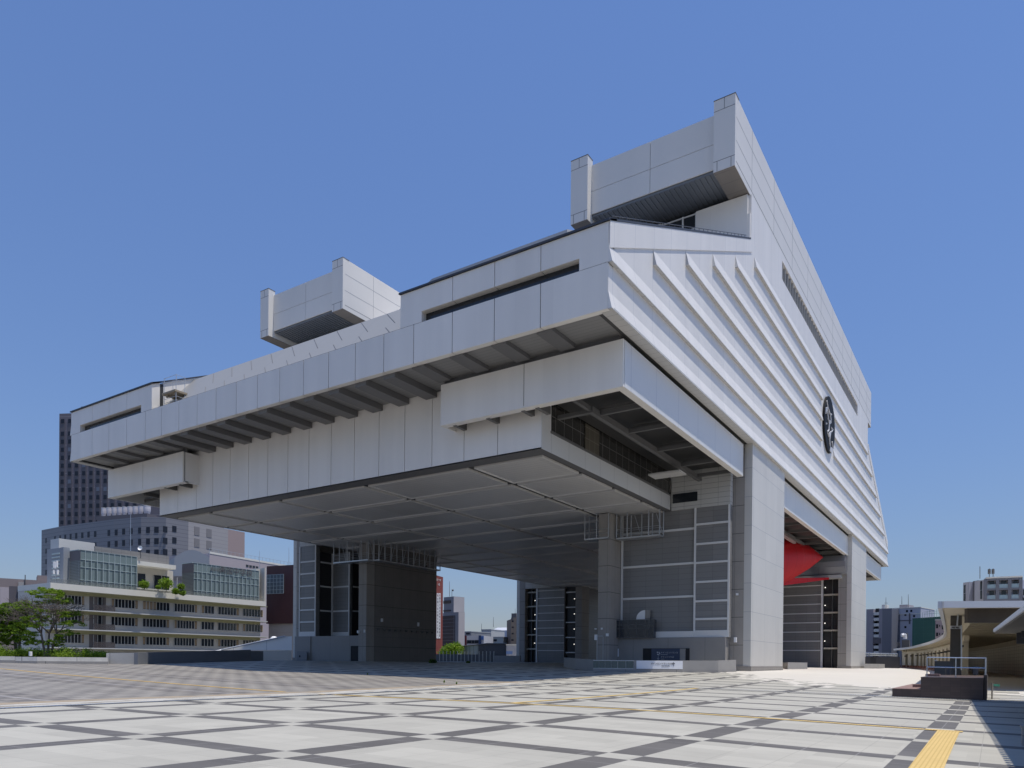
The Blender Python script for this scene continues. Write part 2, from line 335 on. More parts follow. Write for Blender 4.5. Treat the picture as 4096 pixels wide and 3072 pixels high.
# hull sides with clapboard courses
def course_profile(): return [(0, 3.08), (.03, 1.2), (.28, .0), (.02, -.0)]
def side(ypl, s):
    g = MB()
    # courses: lip z, x start
    xs0 = [X0, X0, 51.5, 58.35, 65.17, 72.0, 78.68]; zs = [25.1, 28.2, 31.38, 34.5, 37.5, 40.5, 43.5]
    top = lambda x: 30.87+.4485*(x-X0)
    holes = [(115.6, 124.0, 33.6, 42.6)]
    for k, (xa, z0) in enumerate(zip(xs0, zs)):
        z1 = zs[k+1] if k < 6 else 47.2
        segs = [(xa, mx(xa))]
        if 33 < z0+1.2 and z0 < 42.4:
            segs = [(xa, 115.0), (124.6, mx(xa))]
        for (a, b) in segs:
            P = lambda x, o, z: (x, ypl-s*o, z)
            h = 1.18
            A = [P(a, 0, z0+h), P(a, 0.002, z0), P(a, .28, z0), ]
            B = [P(b, 0, z0+h), P(b, 0.002, z0), P(b, .28, z0), ]
            g.loft(A, B, 0)
            g.box(a, b, ypl-s*.27, ypl-s*.0, z0-.05, z0+.001, 2)
    # flat wall polygons behind (trapezoid) with constant thickness
    def wall(poly, m=0, th=.5):
        g.loft([(x, ypl, z) for x, z in poly], [(x, ypl+s*th, z) for x, z in poly], m)
    wall([(X0+.02, 25.12), (mx(X0+.02), 25.12), (mx(X0+.02), top(X0)), (mx(77.6), 45.9), (77.6, 45.9), (X0+.02, top(X0))])
    # diagonal panel seams between the course ends
    # raised band under the sloping eave
    for m_ in (0, 1):
        f = (lambda x: x) if m_ == 0 else mx
        q = [(X0+1.2, top(X0+1.2)-1.55), (77.6, 45.9-1.55+.0), (77.6, 45.9), (X0+.05, top(X0+.05)), (X0+.05, top(X0)-1.1), (X0+1.2, top(X0+1.2)-1.55)][:5]
        g.loft([(f(x), ypl-s*.09, z) for x, z in [(X0+.05, top(X0)-1.75), (77.6, top(77.6)-1.3), (77.6, 45.93), (X0+.05, top(X0)+.02)]], [(f(x), ypl, z) for x, z in [(X0+.05, top(X0)-1.75), (77.6, top(77.6)-1.3), (77.6, 45.93), (X0+.05, top(X0)+.02)]], 0)
    # upper wall up to the roof beam, with the long window strip left open
    y2 = ypl+s*.05
    def w2(x0, x1, z0, z1, m=0): g.box(x0, x1, y2, y2+s*.5, z0, z1, m)
    w2(77.62, mx(77.62), 45.9, 47.7); w2(77.62, 90.9, 47.7, 50.7); w2(mx(90.9), mx(77.62), 47.7, 50.7)
    w2(90.9, mx(90.9), 49.9, 50.7)
    g.box(91.0, mx(91.0), y2+s*.3, y2+s*.45, 47.7, 49.9, 1)
    x = 91.6
    while x < mx(91.0)-.5:
        g.box(x, x+.12, y2+s*.08, y2+s*.3, 47.7, 49.9, 2); x += 1.35
    return g.build('side_wall', [M_side, M_glassd, M_soffit], MU)
side(YA, 1); side(YB, -1)
# front lip soffits, recessed soffit with ribs
g = MB(); g.box(X0+.5, 50, YA+.35, YB-.35, 25.28, 25.45); g.build('front_soffit', M_ribsof, MU)
g = MB(); g.box(mx(50), mx(X0+.5), YA+.35, YB-.35, 25.28, 25.45); g.build('rear_soffit', M_ribsof, MU)
g = MB()
for s_, y in ((1, YA), (-1, YB)):
    g.box(X0+.35, mx(X0+.35), y-s_*.28, y+s_*.62, 25.06, 25.2)
    g.box(X0+.5, mx(X0+.5), y+s_*.62, y+s_*.95, 25.12, 25.3, 1)
g.build('side_soffit', [M_soffit, M_recess], MU)
ribs = []
for i, y in enumerate(SEAM[1:-1]):
    n_ = [26.9, 30.85, 34.75, 38.62]
    if 40 < y < 76: y0r, y1r, z = y-.75, y+.5, 24.72
    else: y0r, y1r, z = y-.65, y+.6, 24.95
    xe = 49.95 if 40 < y < 76 else 47.95
    g = MB(); g.box(X0+.5, xe, y0r, y1r, z, 25.27); g.build('soffit_rib', M_rib, MU)
# pavilions with slot windows
def pavilion(y0, y1, ya, yb):
    g = MB(); xt = 76.
    top = lambda x: 30.87+.4485*(x-X0)
    def wedge(a, b, z0, xa, xb, m=0):
        g.loft([(xa, a, z0), (xb, a, z0), (xb, a, top(xb)), (xa, a, top(xa))], [(xa, b, z0), (xb, b, z0), (xb, b, top(xb)), (xa, b, top(xa))], m)
    wedge(y0, ya, 28.2, X0, X0+.9); wedge(yb, y1, 28.2, X0, X0+.9)
    cuts = sorted([v for v in SEAM if ya < v < yb]); ys = [ya]+cuts+[yb]
    for a, b in zip(ys[:-1], ys[1:]):
        g.loft([(X0, a+(J if a != ya else 0), 29.03), (X0+.9, a+(J if a != ya else 0), 29.03), (X0+.9, a+(J if a != ya else 0), top(X0+.9)), (X0, a+(J if a != ya else 0), top(X0))],
               [(X0, b-(J if b != yb else 0), 29.03), (X0+.9, b-(J if b != yb else 0), 29.03), (X0+.9, b-(J if b != yb else 0), top(X0+.9)), (X0, b-(J if b != yb else 0), top(X0))])
    g.box(X0+.3, X0+.92, ya+.3, yb-.3, 29.05, 30.8, 1)
    g.box(X0+.9, X0+1.3, y0+.02, y1-.02, 28.25, 31.2, 1)
    g.loft([(X0+1.3, y0+.03, 28.2), (xt, y0+.03, 28.2), (xt, y0+.03, top(xt)-.02), (X0+1.3, y0+.03, top(X0+1.3)-.02)], [(X0+1.3, y1-.03, 28.2), (xt, y1-.03, 28.2), (xt, y1-.03, top(xt)-.02), (X0+1.3, y1-.03, top(X0+1.3)-.02)], 0)
    o = g.build('roof_pavilion', [M_white, M_gap], MU)
    g = MB(); g.box(X0+.55, X0+.9, ya, yb, 28.2, 29.03); g.build('slot_window', M_glassd, o)
    g = MB()
    g.loft([(X0-.12, y0-.12, top(X0)-.0), (X0-.12, y0-.12, top(X0)+.16), (X0+1, y0-.12, top(X0+1)+.16), (X0+1, y0-.12, top(X0+1))], [(X0-.12, y1+.12, top(X0)), (X0-.12, y1+.12, top(X0)+.16), (X0+1, y1+.12, top(X0+1)+.16), (X0+1, y1+.12, top(X0+1))])
    for y in (y0, y1):
        g.loft([(X0, y-.12, top(X0)+.01), (X0, y+.12, top(X0)+.01), (X0, y+.12, top(X0)+.16), (X0, y-.12, top(X0)+.16)], [(xt+1, y-.12, top(xt+1)+.01), (xt+1, y+.12, top(xt+1)+.01), (xt+1, y+.12, top(xt+1)+.16), (xt+1, y-.12, top(xt+1)+.16)])
    g.build('roof_edge', M_rooft, o)
    # low guard rail on the sloping edge
    g = MB(); y = y0+.25 if y0 < 50 else y1-.25
    for k in range(28):
        x = X0+1.0+k*1.15
        g.tube((x, y, top(x)+.1), (x, y, top(x)+.5), .025, 4)
    g.tube((X0+1, y, top(X0+1)+.5), (76.5, y, top(76.5)+.5), .03, 4); g.tube((X0+1, y, top(X0+1)+.28), (76.5, y, top(76.5)+.28), .02, 4)
    g.build('roof_guard_rail', M_rooft, o)
    return o
pavilion(YA, 40.03, 23.84, 37.82)
pavilion(75.4, YB, 77.46, 90.42)
g = MB()    # sloping roof between the pavilions and main roof body
g.loft([(44.7, 40.0, 28.2), (76, 40.0, 28.2), (76, 40.0, 45.0), (48.9, 40.0, 32.9)], [(44.7, 75.42, 28.2), (76, 75.42, 28.2), (76, 75.42, 45.0), (48.9, 75.42, 32.9)])
g.build('sloping_roof', M_slope, MU)
g = MB()
ys = 41.6; k = 0
while ys < 75:
    for (f0, f1) in ((.02, .42), (.5, .97)):
        y = ys+(1.6 if f0 > .3 else 0)
        if y < 71.5: g.tube((44.7+4.2*f0-.01, y, 28.2+4.7*f0+.01), (44.7+4.2*f1-.01, y+(f1-f0)*5.9, 28.2+4.7*f1+.01), .025, 4)
    ys += 3.2
g.build('roof_seam', M_steel, MU)
g = MB(); g.box(44.25, 44.6, 40.1, 75.3, 28.2, 28.34); g.build('gutter', M_soffit, MU)
g = MB()
g.loft([(55, 31, 35.6), (55, 31, 38.75), (76, 31, 47.5), (76, 31, 44.5)], [(55, 46, 35.6), (55, 46, 38.7), (76, 46, 47.5), (76, 46, 44.5)])
g.loft([(55, 46, 35.6), (55, 46, 38.7), (76, 46, 47.5), (76, 46, 44.5)], [(55, 52, 35.6), (55, 52, 36.0), (76, 52, 46.0), (76, 52, 44.5)])
g.build('upper_roof', M_roof, MU)
g = MB()   # main body under the beams
g.box(77.2, mx(77.2), 22.3, my(22.3), 28.2, 45.9); g.box(78.2, mx(78.2), 31.2, my(31.2), 45.9, 50.3)
g.loft([(mx(76), YA+.05, 28.2), (mx(76), YA+.05, 45.2), (mx(X0+.8), YA+.05, 31.2), (mx(X0+.8), YA+.05, 28.2)], [(mx(76), YB-.05, 28.2), (mx(76), YB-.05, 45.2), (mx(X0+.8), YB-.05, 31.2), (mx(X0+.8), YB-.05, 28.2)])
g.build('upper_body', M_white, MU)
# terrace wall, windows and parapet under the near roof beam
g = MB(); g.box(77.2, 77.9, 22.0, 27.5, 45.9, 50.6); g.box(77.2, 77.9, 31.6, 38.4, 45.9, 50.6); g.box(77.2, 77.9, 27.5, 31.6, 45.9, 46.6)
g.box(77.25, 78.7, 21.75, 22.2, 45.9, 48.6)
g.build('terrace_wall', M_white, MU)
g = MB(); g.box(77.5, 77.6, 27.5, 31.6, 46.6, 50.6, 1)
for y in (27.5, 29.0, 31.4): g.box(77.35, 77.62, y, y+.16, 46.6, 50.6)
for z in (46.6, 48.9, 50.45): g.box(77.38, 77.62, 27.5, 31.6, z, z+.1)
g.build('terrace_window', [M_wframe, M_glassd], MU)
# roof beams
M_seam = mat('pale_seam', (.34, .35, .37), .5)
M_bsoff = mat('tan_grey_soffit', (.17, .155, .14), .6, joints=[(0, 1.9, .4, .04)], jcol=(.08, .08, .08))
def roof_beam(y0, y1, ypa, ypb, ppa, ppb):
    g = MB(); x0, x1 = 72.25, mx(72.25)
    def skin(a, b, yy0, yy1, z0, z1, m=0): g.box(a, b, yy0, yy1, z0, z1, m)
    # end posts
    for xa, xb in ((x0, x0+1.2), (x1-1.2, x1)):
        skin(xa, xb, y0, ppa, 50.75, 57.85); skin(xa, xb, ppb, y1, 50.75, 57.85)
    # long side faces, inner body
    skin(x0+1.2, x1-1.2, y0, y0+.5, 50.75, 57.85); skin(x0+1.2, x1-1.2, y1-.5, y1, 50.75, 57.85)
    for a, b in ((y0+.5, ppa-.04), (ppb+.04, y1-.5)): skin(x0+.6, x0+5.6, a, b, 50.78, 52.2)
    # front panel, set back
    ys = [ppa-.05, (ypa+ypb)/2+.35, ppb+.05]
    for a, b in zip(ys[:-1], ys[1:]):
        for z0, z1 in ((51.75, 54.25), (54.3, 57.2)):
            g.box(x0+.97, x0+1.1, a+.025, b-.025, z0, z1); g.box(x1-1.1, x1-.97, a+.025, b-.025, z0, z1)
    g.box(x0+1.05, x1-1.05, ppa-.1, ppb+.1, 51.85, 57.1, 1)
    for yy0, yy1 in ((y0+.03, ppa-.03), (ppb+.03, y1-.03)):
        for xa, xb in ((x0+.03, x0+5.6), (x1-5.6, x1-.03)): g.box(xa, xb, yy0, yy1, 50.70, 50.748, 2)
    # seams on side face and posts
    for yy, s_ in ((y0, -1), (y1, 1)):
        for z in (51.35, 53.4, 55.7): g.box(x0+.4, x1-.4, yy, yy+s_*.012, z, z+.05, 1 if z < 52 else 3)
        x = x0+6
        while x < x1-3: g.box(x, x+.05, yy, yy+s_*.012, 51.41, 57.8, 3); x += 9.2
    for a, b in ((y0, ppa), (ppb, y1)):
        for z in (51.75, 56.75): g.box(x0-.01, x0, a, b, z, z+.045, 1)
        m_ = (a+b)/2; g.box(x0-.01, x0, m_, m_+.045, 56.8, 57.85, 1); g.box(x0-.01, x0, a+.35, a+.4, 50.75, 51.75, 1); g.box(x0-.01, x0, b-.4, b-.35, 50.75, 51.75, 1)
    g.box(x0-.03, x0+1.2, y0-.03, ppa+.03, 57.85, 57.92, 1); g.box(x0-.03, x0+1.2, ppb-.03, y1+.03, 57.85, 57.92, 1)
    o = g.build('roof_beam', [M_beam, M_steel, M_bsoff, M_seam], MU)
    g = MB(); g.box(x0+1.15, x1-1.15, ppa+.02, ppb-.02, 51.5, 51.74)
    y = ppa+.2
    while y < ppb-.2: g.box(x0+1.2, x1-1.2, y, y+.14, 51.4, 51.5); y += .55
    g.build('ribbed_soffit', mat('charcoal_ribbed_soffit', (.14, .155, .175), .4), o)
    g = MB(); g.box(x0+5.6, x1-5.6, y0+.45, y0+2.0, 50.72, 50.9); g.box(x0+5.6, x1-5.6, y1-2.0, y1-.45, 50.72, 50.9); g.build('pale_soffit', M_soffit, o)
    return o
roof_beam(21.87, 40.3, 24.02, 37.7, 24.02, 38.2)
roof_beam(76.55, 94.4, 78.68, 91.2, 78.68, 92.5)
# corner boxes and ring gallery
M_gal = mat('gallery_side_panel', (.64, .64, .63), .35, joints=[(0, 4.8, 54.1, .04)], jcol=(.35, .36, .4), noise=.03)
def corner_box(y0, y1, seam, outer, xr, fy=lambda v: v):
    g = MB(); x0 = 48.
    ys = [y0, seam, y1]
    for a, b in zip(ys[:-1], ys[1:]): g.box(x0, x0+.2, a+J, b-J, 21.36, 24.76)
    g.box(x0+.05, x0+.5, y0+.05, y1-.05, 21.5, 24.74, 1); g.box(x0+.02, x0+.7, y0, y1, 21.34, 21.5)
    # top slab closes the box
    g.box(x0+.2, 50, y0+.1, y1-.1, 24.6, 24.74, 1)
    return g
g = corner_box(22.36, 39.1, 30.79, 22.36, 0); g.box(48.3, 50.0, 38.95, 39.1, 21.36, 24.74)
g.box(48.21, 77.8, 22.34, 22.55, 21.36, 24.72, 2); g.box(48.72, 77.8, 22.37, 22.95, 21.335, 21.48); g.box(48.4, 48.6, 22.9, 39.0, 24.76, 25.27, 4); g.box(50, 77.8, 22.5, 30.2, 24.3, 24.6, 3)
o = g.build('corner_box', [M_white, M_gap, M_gal, M_recess, M_rib], MU)
g = MB(); z = 21.62
for x in (53.4, 58.9, 65.4, 71.6, 76.6): g.box(x, x+.28, 22.9, 27.0, z, z+.35)
g.box(52.0, 78.9, 26.85, 27.25, 21.45, 21.95); g.box(48.5, 52.4, 27.0, 27.3, z, z+.35)
for y in (29.9, 31.2, 34.6, 38.0): g.box(48.5, 50.3, y-.2, y+.15, 21.3, 21.9)
g.box(52.4, 52.8, 27, 30.3, z, z+.3); g.box(53.5, 53.8, 22.9, 27, 22.1, 22.3)
for x in (59.2, 65.7, 71.9): g.box(x+.6, x+.75, 22.9, 26.9, 21.9, 22.5)
g.build('ceiling_beam', M_steel, o)
g = MB(); g.box(48.5, 77.7, 22.95, 30.2, 22.7, 22.85); g.build('louvre_ceiling', M_louv, o)
g = MB(); g.box(69.0, 70.9, 26.0, 29.3, 20.45, 20.6); g.build('hanging_slab', M_soffit, o)
g = MB()
for y0_, y1_, sm in ((76.0, 91.76, 84.03),): pass
g = corner_box(75.98, 91.78, 84.03, 91.78, 0); g.box(48.3, 50.0, 75.98, 76.15, 21.36, 24.74); g.box(48.21, 79, 91.55, 91.76, 21.36, 24.72, 2); g.box(48.4, 48.6, 76.1, 91.2, 24.76, 25.27, 4)
o = g.build('corner_box', [M_white, M_gap, M_gal, M_recess, M_rib], MU)
g = MB()
for x in (52.5, 58.9, 65.4, 71.6, 76.6): g.box(x, x+.28, 84, 91.5, 21.62, 21.97)
g.box(50, 78.9, 86.9, 87.25, 21.5, 21.95); g.box(48.5, 50.3, 80.2, 80.5, 21.3, 21.9); g.box(48.5, 50.3, 77.2, 77.5, 21.2, 21.9)
g.build('ceiling_beam', M_steel, o)
g = MB(); g.box(48.5, 78, 84.0, 91.5, 22.7, 22.85); g.build('louvre_ceiling', M_louv, o)
# ring gallery between and past the legs (near side and far side)
for nm, y, s_ in (('near', 22.36, 1), ('far', 91.78, -1)):
    for a, b in ((93.3, 144.2), (161.8, 190.2)):
        g = MB(); g.box(a, b, y, y+s_*.2, 21.36, 24.72, 2); g.box(a, b, y+s_*.02, y+s_*.6, 21.34, 21.48); g.box(a, b, y+s_*.5, y+s_*8, 24.3, 24.6, 3)
        if b > 170: g.box(b-.2, b, y, y+s_*16, 21.36, 24.72)
        o = g.build('gallery', [M_white, M_gap, M_gal, M_recess], MU)
        g = MB(); x = a+4
        while x < b: g.box(x, x+.28, y+s_*.6, y+s_*5, 21.6, 21.95); x += 6.4
        g.box(a, b, y+s_*4.4, y+s_*4.8, 21.45, 21.9)
        g.build('ceiling_beam', M_steel, o)
        g = MB(); g.box(a, b, y+s_*.6, y+s_*8, 22.5, 22.65); g.build('louvre_ceiling', M_louv, o)
# long deck wall and deck
DY0, DY1 = 30.35, 83.85; DZ = 18.62
wys = [DY0]+[41.65-3.2*k for k in (3, 2, 1)][0:0]+[34.6, 38.1, 41.65, 44.85, 48.03, 51.24, 54.41, 57.6, 60.76, 63.93, 67.1, 70.3, 73.4, 76.5, 80.1, DY1]
g = MB()
for a, b in zip(wys[:-1], wys[1:]):
    zt = 25.27 if a > 41 and b < 76.6 else 25.2
    g.box(50, 50.15, a+J, b-J, DZ, zt)
g.box(50.06, 50.6, DY0+.1, DY1-.1, DZ+.1, 25.25, 1)
g.build('deck_front_wall', [M_white, M_gap], MU)
M_deckside = mat('deck_side_panel', (.56, .56, .55), .4, joints=[(0, 2.95, 51.55, .035)], jcol=(.28, .28, .28))
g = MB(); g.box(50.02, 77.8, DY0, DY0+.3, DZ, 20.38); g.box(50.02, 51.5, DY0, DY0+.3, 20.38, 25.2); g.build('deck_side_wall', M_deckside, MU)
g = MB(); g.box(50.02, 79, DY1-.3, DY1, DZ, 25.2); g.build('deck_side_wall', M_deckside, MU)
M_grid = mat('grid_window_glass', (.035, .034, .032), .25, joints=[(0, 1.45, .2, .05), (2, 1.2, 20.5, .05)], jcol=(.16, .16, .155))
g = MB(); g.box(51.5, 77.8, DY0+.12, DY0+.24, 20.38, 23.6); g.build('deck_side_window', M_grid, MU)
g = MB(); g.box(57.5, 60.2, DY0+.02, DY0+.1, 20.38, 22.7)
g.build('deck_service_door', mat('brown_grid_door', (.09, .08, .06), .4, joints=[(0, 1.0, .3, .06), (2, 1.0, 20.4, .06)], jcol=(.2, .19, .16)), MU)
g = MB(); g.box(51.4, 77.8, DY0-.02, DY0+.1, 20.2, 20.4); g.build('window_sill', M_steel, MU)
g = MB(); g.box(50.2, mx(50.2), DY0+.3, DY1-.3, DZ+.12, DZ+.5); g.build('deck', M_recess, MU)
g = MB(); g.box(50.0, 51.6, DY0+.02, DY1-.02, DZ-.004, DZ+.1); g.box(51.6, mx(50), DY0+.02, 31.1, DZ-.004, DZ+.1); g.box(51.6, mx(50), DY1-.9, DY1-.02, DZ-.004, DZ+.1)
g.build('deck_underside_border', M_rib, MU)
# underside panels
ux = [(51.9, 58.25)]+[(58.9+6.83*k, 58.9+6.83*k+6.2) for k in range(19)]
uy = [(31.4, 38.42), (39.1, 51.25), (51.9, 63.9), (64.5, 76.2), (76.85, 83.0)]
upans = []
for a, b in ux:
    if a > 184: continue
    for c, d in uy: upans.append((a, b, c, d))
upans.sort(key=lambda q: q[0])
for q in upans[:98]:
    a, b, c, d = q
    g = MB(); g.box(a, b, c, d, DZ-.02, DZ+.1); e = .12
    g.box(a-.001, a+e, c, d, DZ-.10, DZ-.0205, 1); g.box(b-e, b, c, d, DZ-.10, DZ-.0205, 1); g.box(a+e, b-e, c, c+e, DZ-.10, DZ-.0205, 1); g.box(a+e, b-e, d-e, d, DZ-.10, DZ-.0205, 1)
    g.build('underside_panel', [M_under, M_underedge], MU)

# ---- the four cores with their legs
def core(fx, fy, idx):
    """fx, fy map near-right coordinates to each of the four cores"""
    xl0, xl1 = (79.05, 93.2) if idx in (0, 2) else (mx(95.4), 161.7)
    dY = 0 if idx < 2 else (2.05 if idx == 2 else 1.45)
    def bx(g, x0, x1, y0, y1, z0, z1, m=0):
        g.box(x0, x1, fy(y0)+dY, fy(y1)+dY, z0, z1, m)
    o = None
    zb = .6 if idx in (0, 1) else 1.2
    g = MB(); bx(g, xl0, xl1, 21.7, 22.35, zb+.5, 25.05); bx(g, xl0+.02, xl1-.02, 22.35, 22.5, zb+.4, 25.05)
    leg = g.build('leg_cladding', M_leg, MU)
    g = MB(); bx(g, xl0-.06, xl1+.03, 21.64, 24.0, zb-.6, 1.32 if idx < 2 else 1.9); g.build('plinth', M_plinth, MU)
    g = MB(); bx(g, xl0+.05, xl1-.05, 22.5, 23.95, zb, 25.0); g.build('concrete_leg', M_conc, MU)
    return leg
IDY = lambda v: v
for idx, (a, b) in enumerate(((IDY, IDY), (mx, IDY), (IDY, my), (mx, my))):
    core(a, b, idx)
M_pil = M_conc
# near-right core (front face X=78)
def frame_grid(g, x, ya, yb, zs, z0, z1, wd=.22, ft=.12):
    g.box(x-ft, x, ya, ya+wd, z0, z1); g.box(x-ft, x, yb-wd, yb, z0, z1)
    for z in zs: g.box(x-ft+.01, x, ya+wd, yb-wd, z-.13, z+.13)
def face_core(x, yf, mirror):
    f = (lambda v: v) if not mirror else my
    P = lambda g, x0, x1, y0, y1, z0, z1, m=0: g.box(x0, x1, f(y0), f(y1), z0, z1, m)
    return P
def build_front_core(mirror):
    P = face_core(78, 0, mirror); sx = 0 if not mirror else 1.0
    # body
    g = MB(); P(g, 78.6, 92.6, 23.95, 37.4, .3, 18.6); g.build('core_wall', M_dpan, MU)
    g = MB(); P(g, 77.7, 78.6, 24.0, 36.6, .3, 4.4 if not mirror else 5.2); g.build('core_base_wall', M_base, MU)
    g = MB(); P(g, 75.3 if not mirror else 76.8, 78.6, 36.5, 37.95, .5, 18.5);
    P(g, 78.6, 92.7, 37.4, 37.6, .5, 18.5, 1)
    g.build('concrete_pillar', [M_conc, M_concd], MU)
    # tall framed panel column nearest the leg
    za, zb = (4.42, 18.6) if not mirror else (5.27, 19.6)
    x = 78.0 if not mirror else 79.0
    ys0, ys1 = 23.7, 27.62
    if mirror: ys0, ys1 = my(92.95), my(89.1)
    zs = [16.75, 14.6, 12.55, 10.45, 8.35, 6.4] if not mirror else [17.1, 15.2, 13.25, 11.35, 9.45, 7.55]
    g = MB()
    P(g, x, x+.7, ys0, ys1, za, zb, 1)
    w_ = .2
    P(g, x-.1, x, ys0, ys0+w_, za, zb); P(g, x-.1, x, ys1-w_, ys1, za, zb); P(g, x-.11, x-.0, ys0+w_, ys1-w_, za, za+.75)
    for z in zs: P(g, x-.09, x, ys0+w_, ys1-w_, z-.1, z+.12)
    g.build('framed_panel_column', [M_wframe, M_dpan], MU)
    # upper pale louvre wall
    g = MB(); P(g, x-.05, x+.8, ys0, 30.3, zb, 25.0); g.build('upper_louvre_wall', M_lvwall, MU)
    if not mirror:
        g = MB(); P(g, 78.2, 78.6, 27.62, 36.5, 4.4, 18.6, 1)
        P(g, 78.08, 78.2, 36.2, 36.42, 4.4, 18.6)
        for z in (8.95, 12.6, 16.4): P(g, 78.06, 78.2, 27.62, 36.2, z-.11, z+.13)
        P(g, 78.1, 78.2, 27.62, 32.0, 4.45, 5.1)
        g.build('wall_panel', [M_wframe, M_dpan], MU)
        g = MB(); P(g, 77.93, 77.95, 30.4, 30.95, 19.0, 20.6)
        g.box(77.85, 77.93, 27.3, 30.1, 19.35, 20.35); g.build('upper_window', M_glassd, MU)
    else:
        # zigzag bays: recess behind the framed column, dark side returns
        g = MB()
        zz = (5.27, 18.6)
        g.box(79.0, 82.2, 89.0, 89.1, *zz, 1)                 # -Y return, dark
        g.box(82.2, 82.7, 84.9, 89.1, *zz, 0)                 # back panel
        g.box(82.2, 85.6, 84.86, 84.96, *zz, 1)
        g.box(85.6, 86.0, 76.8, 84.9, *zz, 1)
        for z in (9.35, 13.2, 17.0):
            g.box(79.0, 82.2, 88.93, 89.0, z-.11, z+.13, 2); g.box(82.1, 82.2, 84.9, 88.9, z-.11, z+.13, 2); g.box(82.3, 85.5, 84.78, 84.86, z-.11, z+.13, 2)
        g.box(82.02, 82.2, 88.7, 88.93, *zz, 2); g.box(82.02, 82.2, 84.86, 85.06, *zz, 2)
        g.box(82.08, 82.2, 85.06, 88.7, 5.27, 6.0, 2); g.box(79.1, 82.2, 88.96, 89.0, 5.27, 5.95, 2)
        g.build('wall_panel', [M_dpan, M_dpan2, M_wframe], MU)
        g = MB(); g.box(78.2, 84.6, 78.2, 93.0, 1.0, 5.25); g.build('core_base_wall', M_base, MU)
build_front_core(False)
# mirrored far-left core: body kept behind the bays
def left_core():
    g = MB(); g.box(86.0, 92.6, 76.8, 90.2, .3, 18.6); g.box(79.8, 92.6, 89.1, 90.2, .3, 18.6); g.build('core_wall', M_dpan, MU)
left_core()
_P = None
def left_core_front():
    g = MB(); g.box(76.8, 78.4, 76.0, 77.55, .8, 18.5)
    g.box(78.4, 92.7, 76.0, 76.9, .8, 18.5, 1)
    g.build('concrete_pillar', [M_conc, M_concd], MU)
    x = 79.0; ys0, ys1 = 89.1, 92.95; za, zb = 5.27, 19.6
    g = MB(); g.box(x, x+.7, ys0, ys1, za, zb, 1)
    g.box(x-.1, x, ys0, ys0+.2, za, zb); g.box(x-.1, x, ys1-.2, ys1, za, zb); g.box(x-.11, x, ys0+.2, ys1-.2, za, za+.75)
    for z in (17.1, 15.2, 13.25, 11.35, 9.45, 7.55): g.box(x-.09, x, ys0+.2, ys1-.2, z-.1, z+.12)
    g.build('framed_panel_column', [M_wframe, M_dpan], MU)
    g = MB(); g.box(x-.05, x+.8, 83.9, ys1, zb, 25.0); g.build('upper_louvre_wall', M_lvwall, MU)
    g = MB(); zz = (5.27, 18.6)
    g.box(79.75, 82.2, 89.0, 89.1, *zz, 1); g.box(82.2, 82.7, 84.96, 89.0, *zz, 0); g.box(82.7, 85.6, 84.86, 84.96, *zz, 1); g.box(85.6, 85.95, 77.0, 84.86, *zz, 1)
    for z in (9.35, 13.2, 17.0):
        g.box(79.75, 82.1, 88.92, 89.0, z-.11, z+.13, 2); g.box(82.1, 82.2, 85.06, 88.7, z-.11, z+.13, 2); g.box(82.75, 85.5, 84.78, 84.86, z-.11, z+.13, 2)
    g.box(82.0, 82.2, 88.7, 88.92, *zz, 2); g.box(82.0, 82.2, 84.86, 85.06, *zz, 2); g.box(82.07, 82.2, 85.06, 88.7, 5.27, 6.0, 2)
    g.build('wall_panel', [M_dpan, M_dpan2, M_wframe], MU)
    g = MB(); g.box(78.25, 85.9, 77.6, 89.3, 1.0, 5.25); g.box(78.1, 79.6, 89.3, 92.9, 1.0, 5.25); g.build('core_base_wall', M_base, MU)
    g = MB(); g.box(78.15, 78.3, 78.8, 80.5, 1.2, 3.7); g.build('doorway', M_black, MU)
    g = MB(); g.box(77.5, 77.6, 89.4, 91.7, 1.4, 2.9); g.build('notice_panel', mat('grey_notice', (.2, .2, .21), .6), MU)
    g = MB(); g.tube((77.49, 91.0, 2.1), (77.5, 91.0, 2.1), .18, 10, m=0); g.build('vent_hole', M_black, MU)
    g = MB()
    for k in range(11): g.box(79+k*1.25, 79.25+k*1.25, 75.7, 76.0, 6.0, 6.25)
    g.box(78.6, 92.5, 75.93, 76.0, 6.25, 6.3); g.box(78.6, 92.5, 75.95, 76.0, 5.0, 5.05); g.box(78.6, 92.5, 75.95, 76.0, 8.0, 8.04)
    g.build('wall_light_rail', M_steel, MU)
    g = MB(); g.box(76.6, 76.8, 76.1, 76.3, 5.6, 6.0); g.box(76.5, 76.8, 77.3, 77.55, 5.5, 5.9); g.box(79.8, 80.1, 75.8, 76.0, 7.3, 7.8); g.box(88.0, 88.3, 75.8, 76.0, 7.0, 7.6)
    g.build('security_camera', M_white2, MU)
left_core_front()
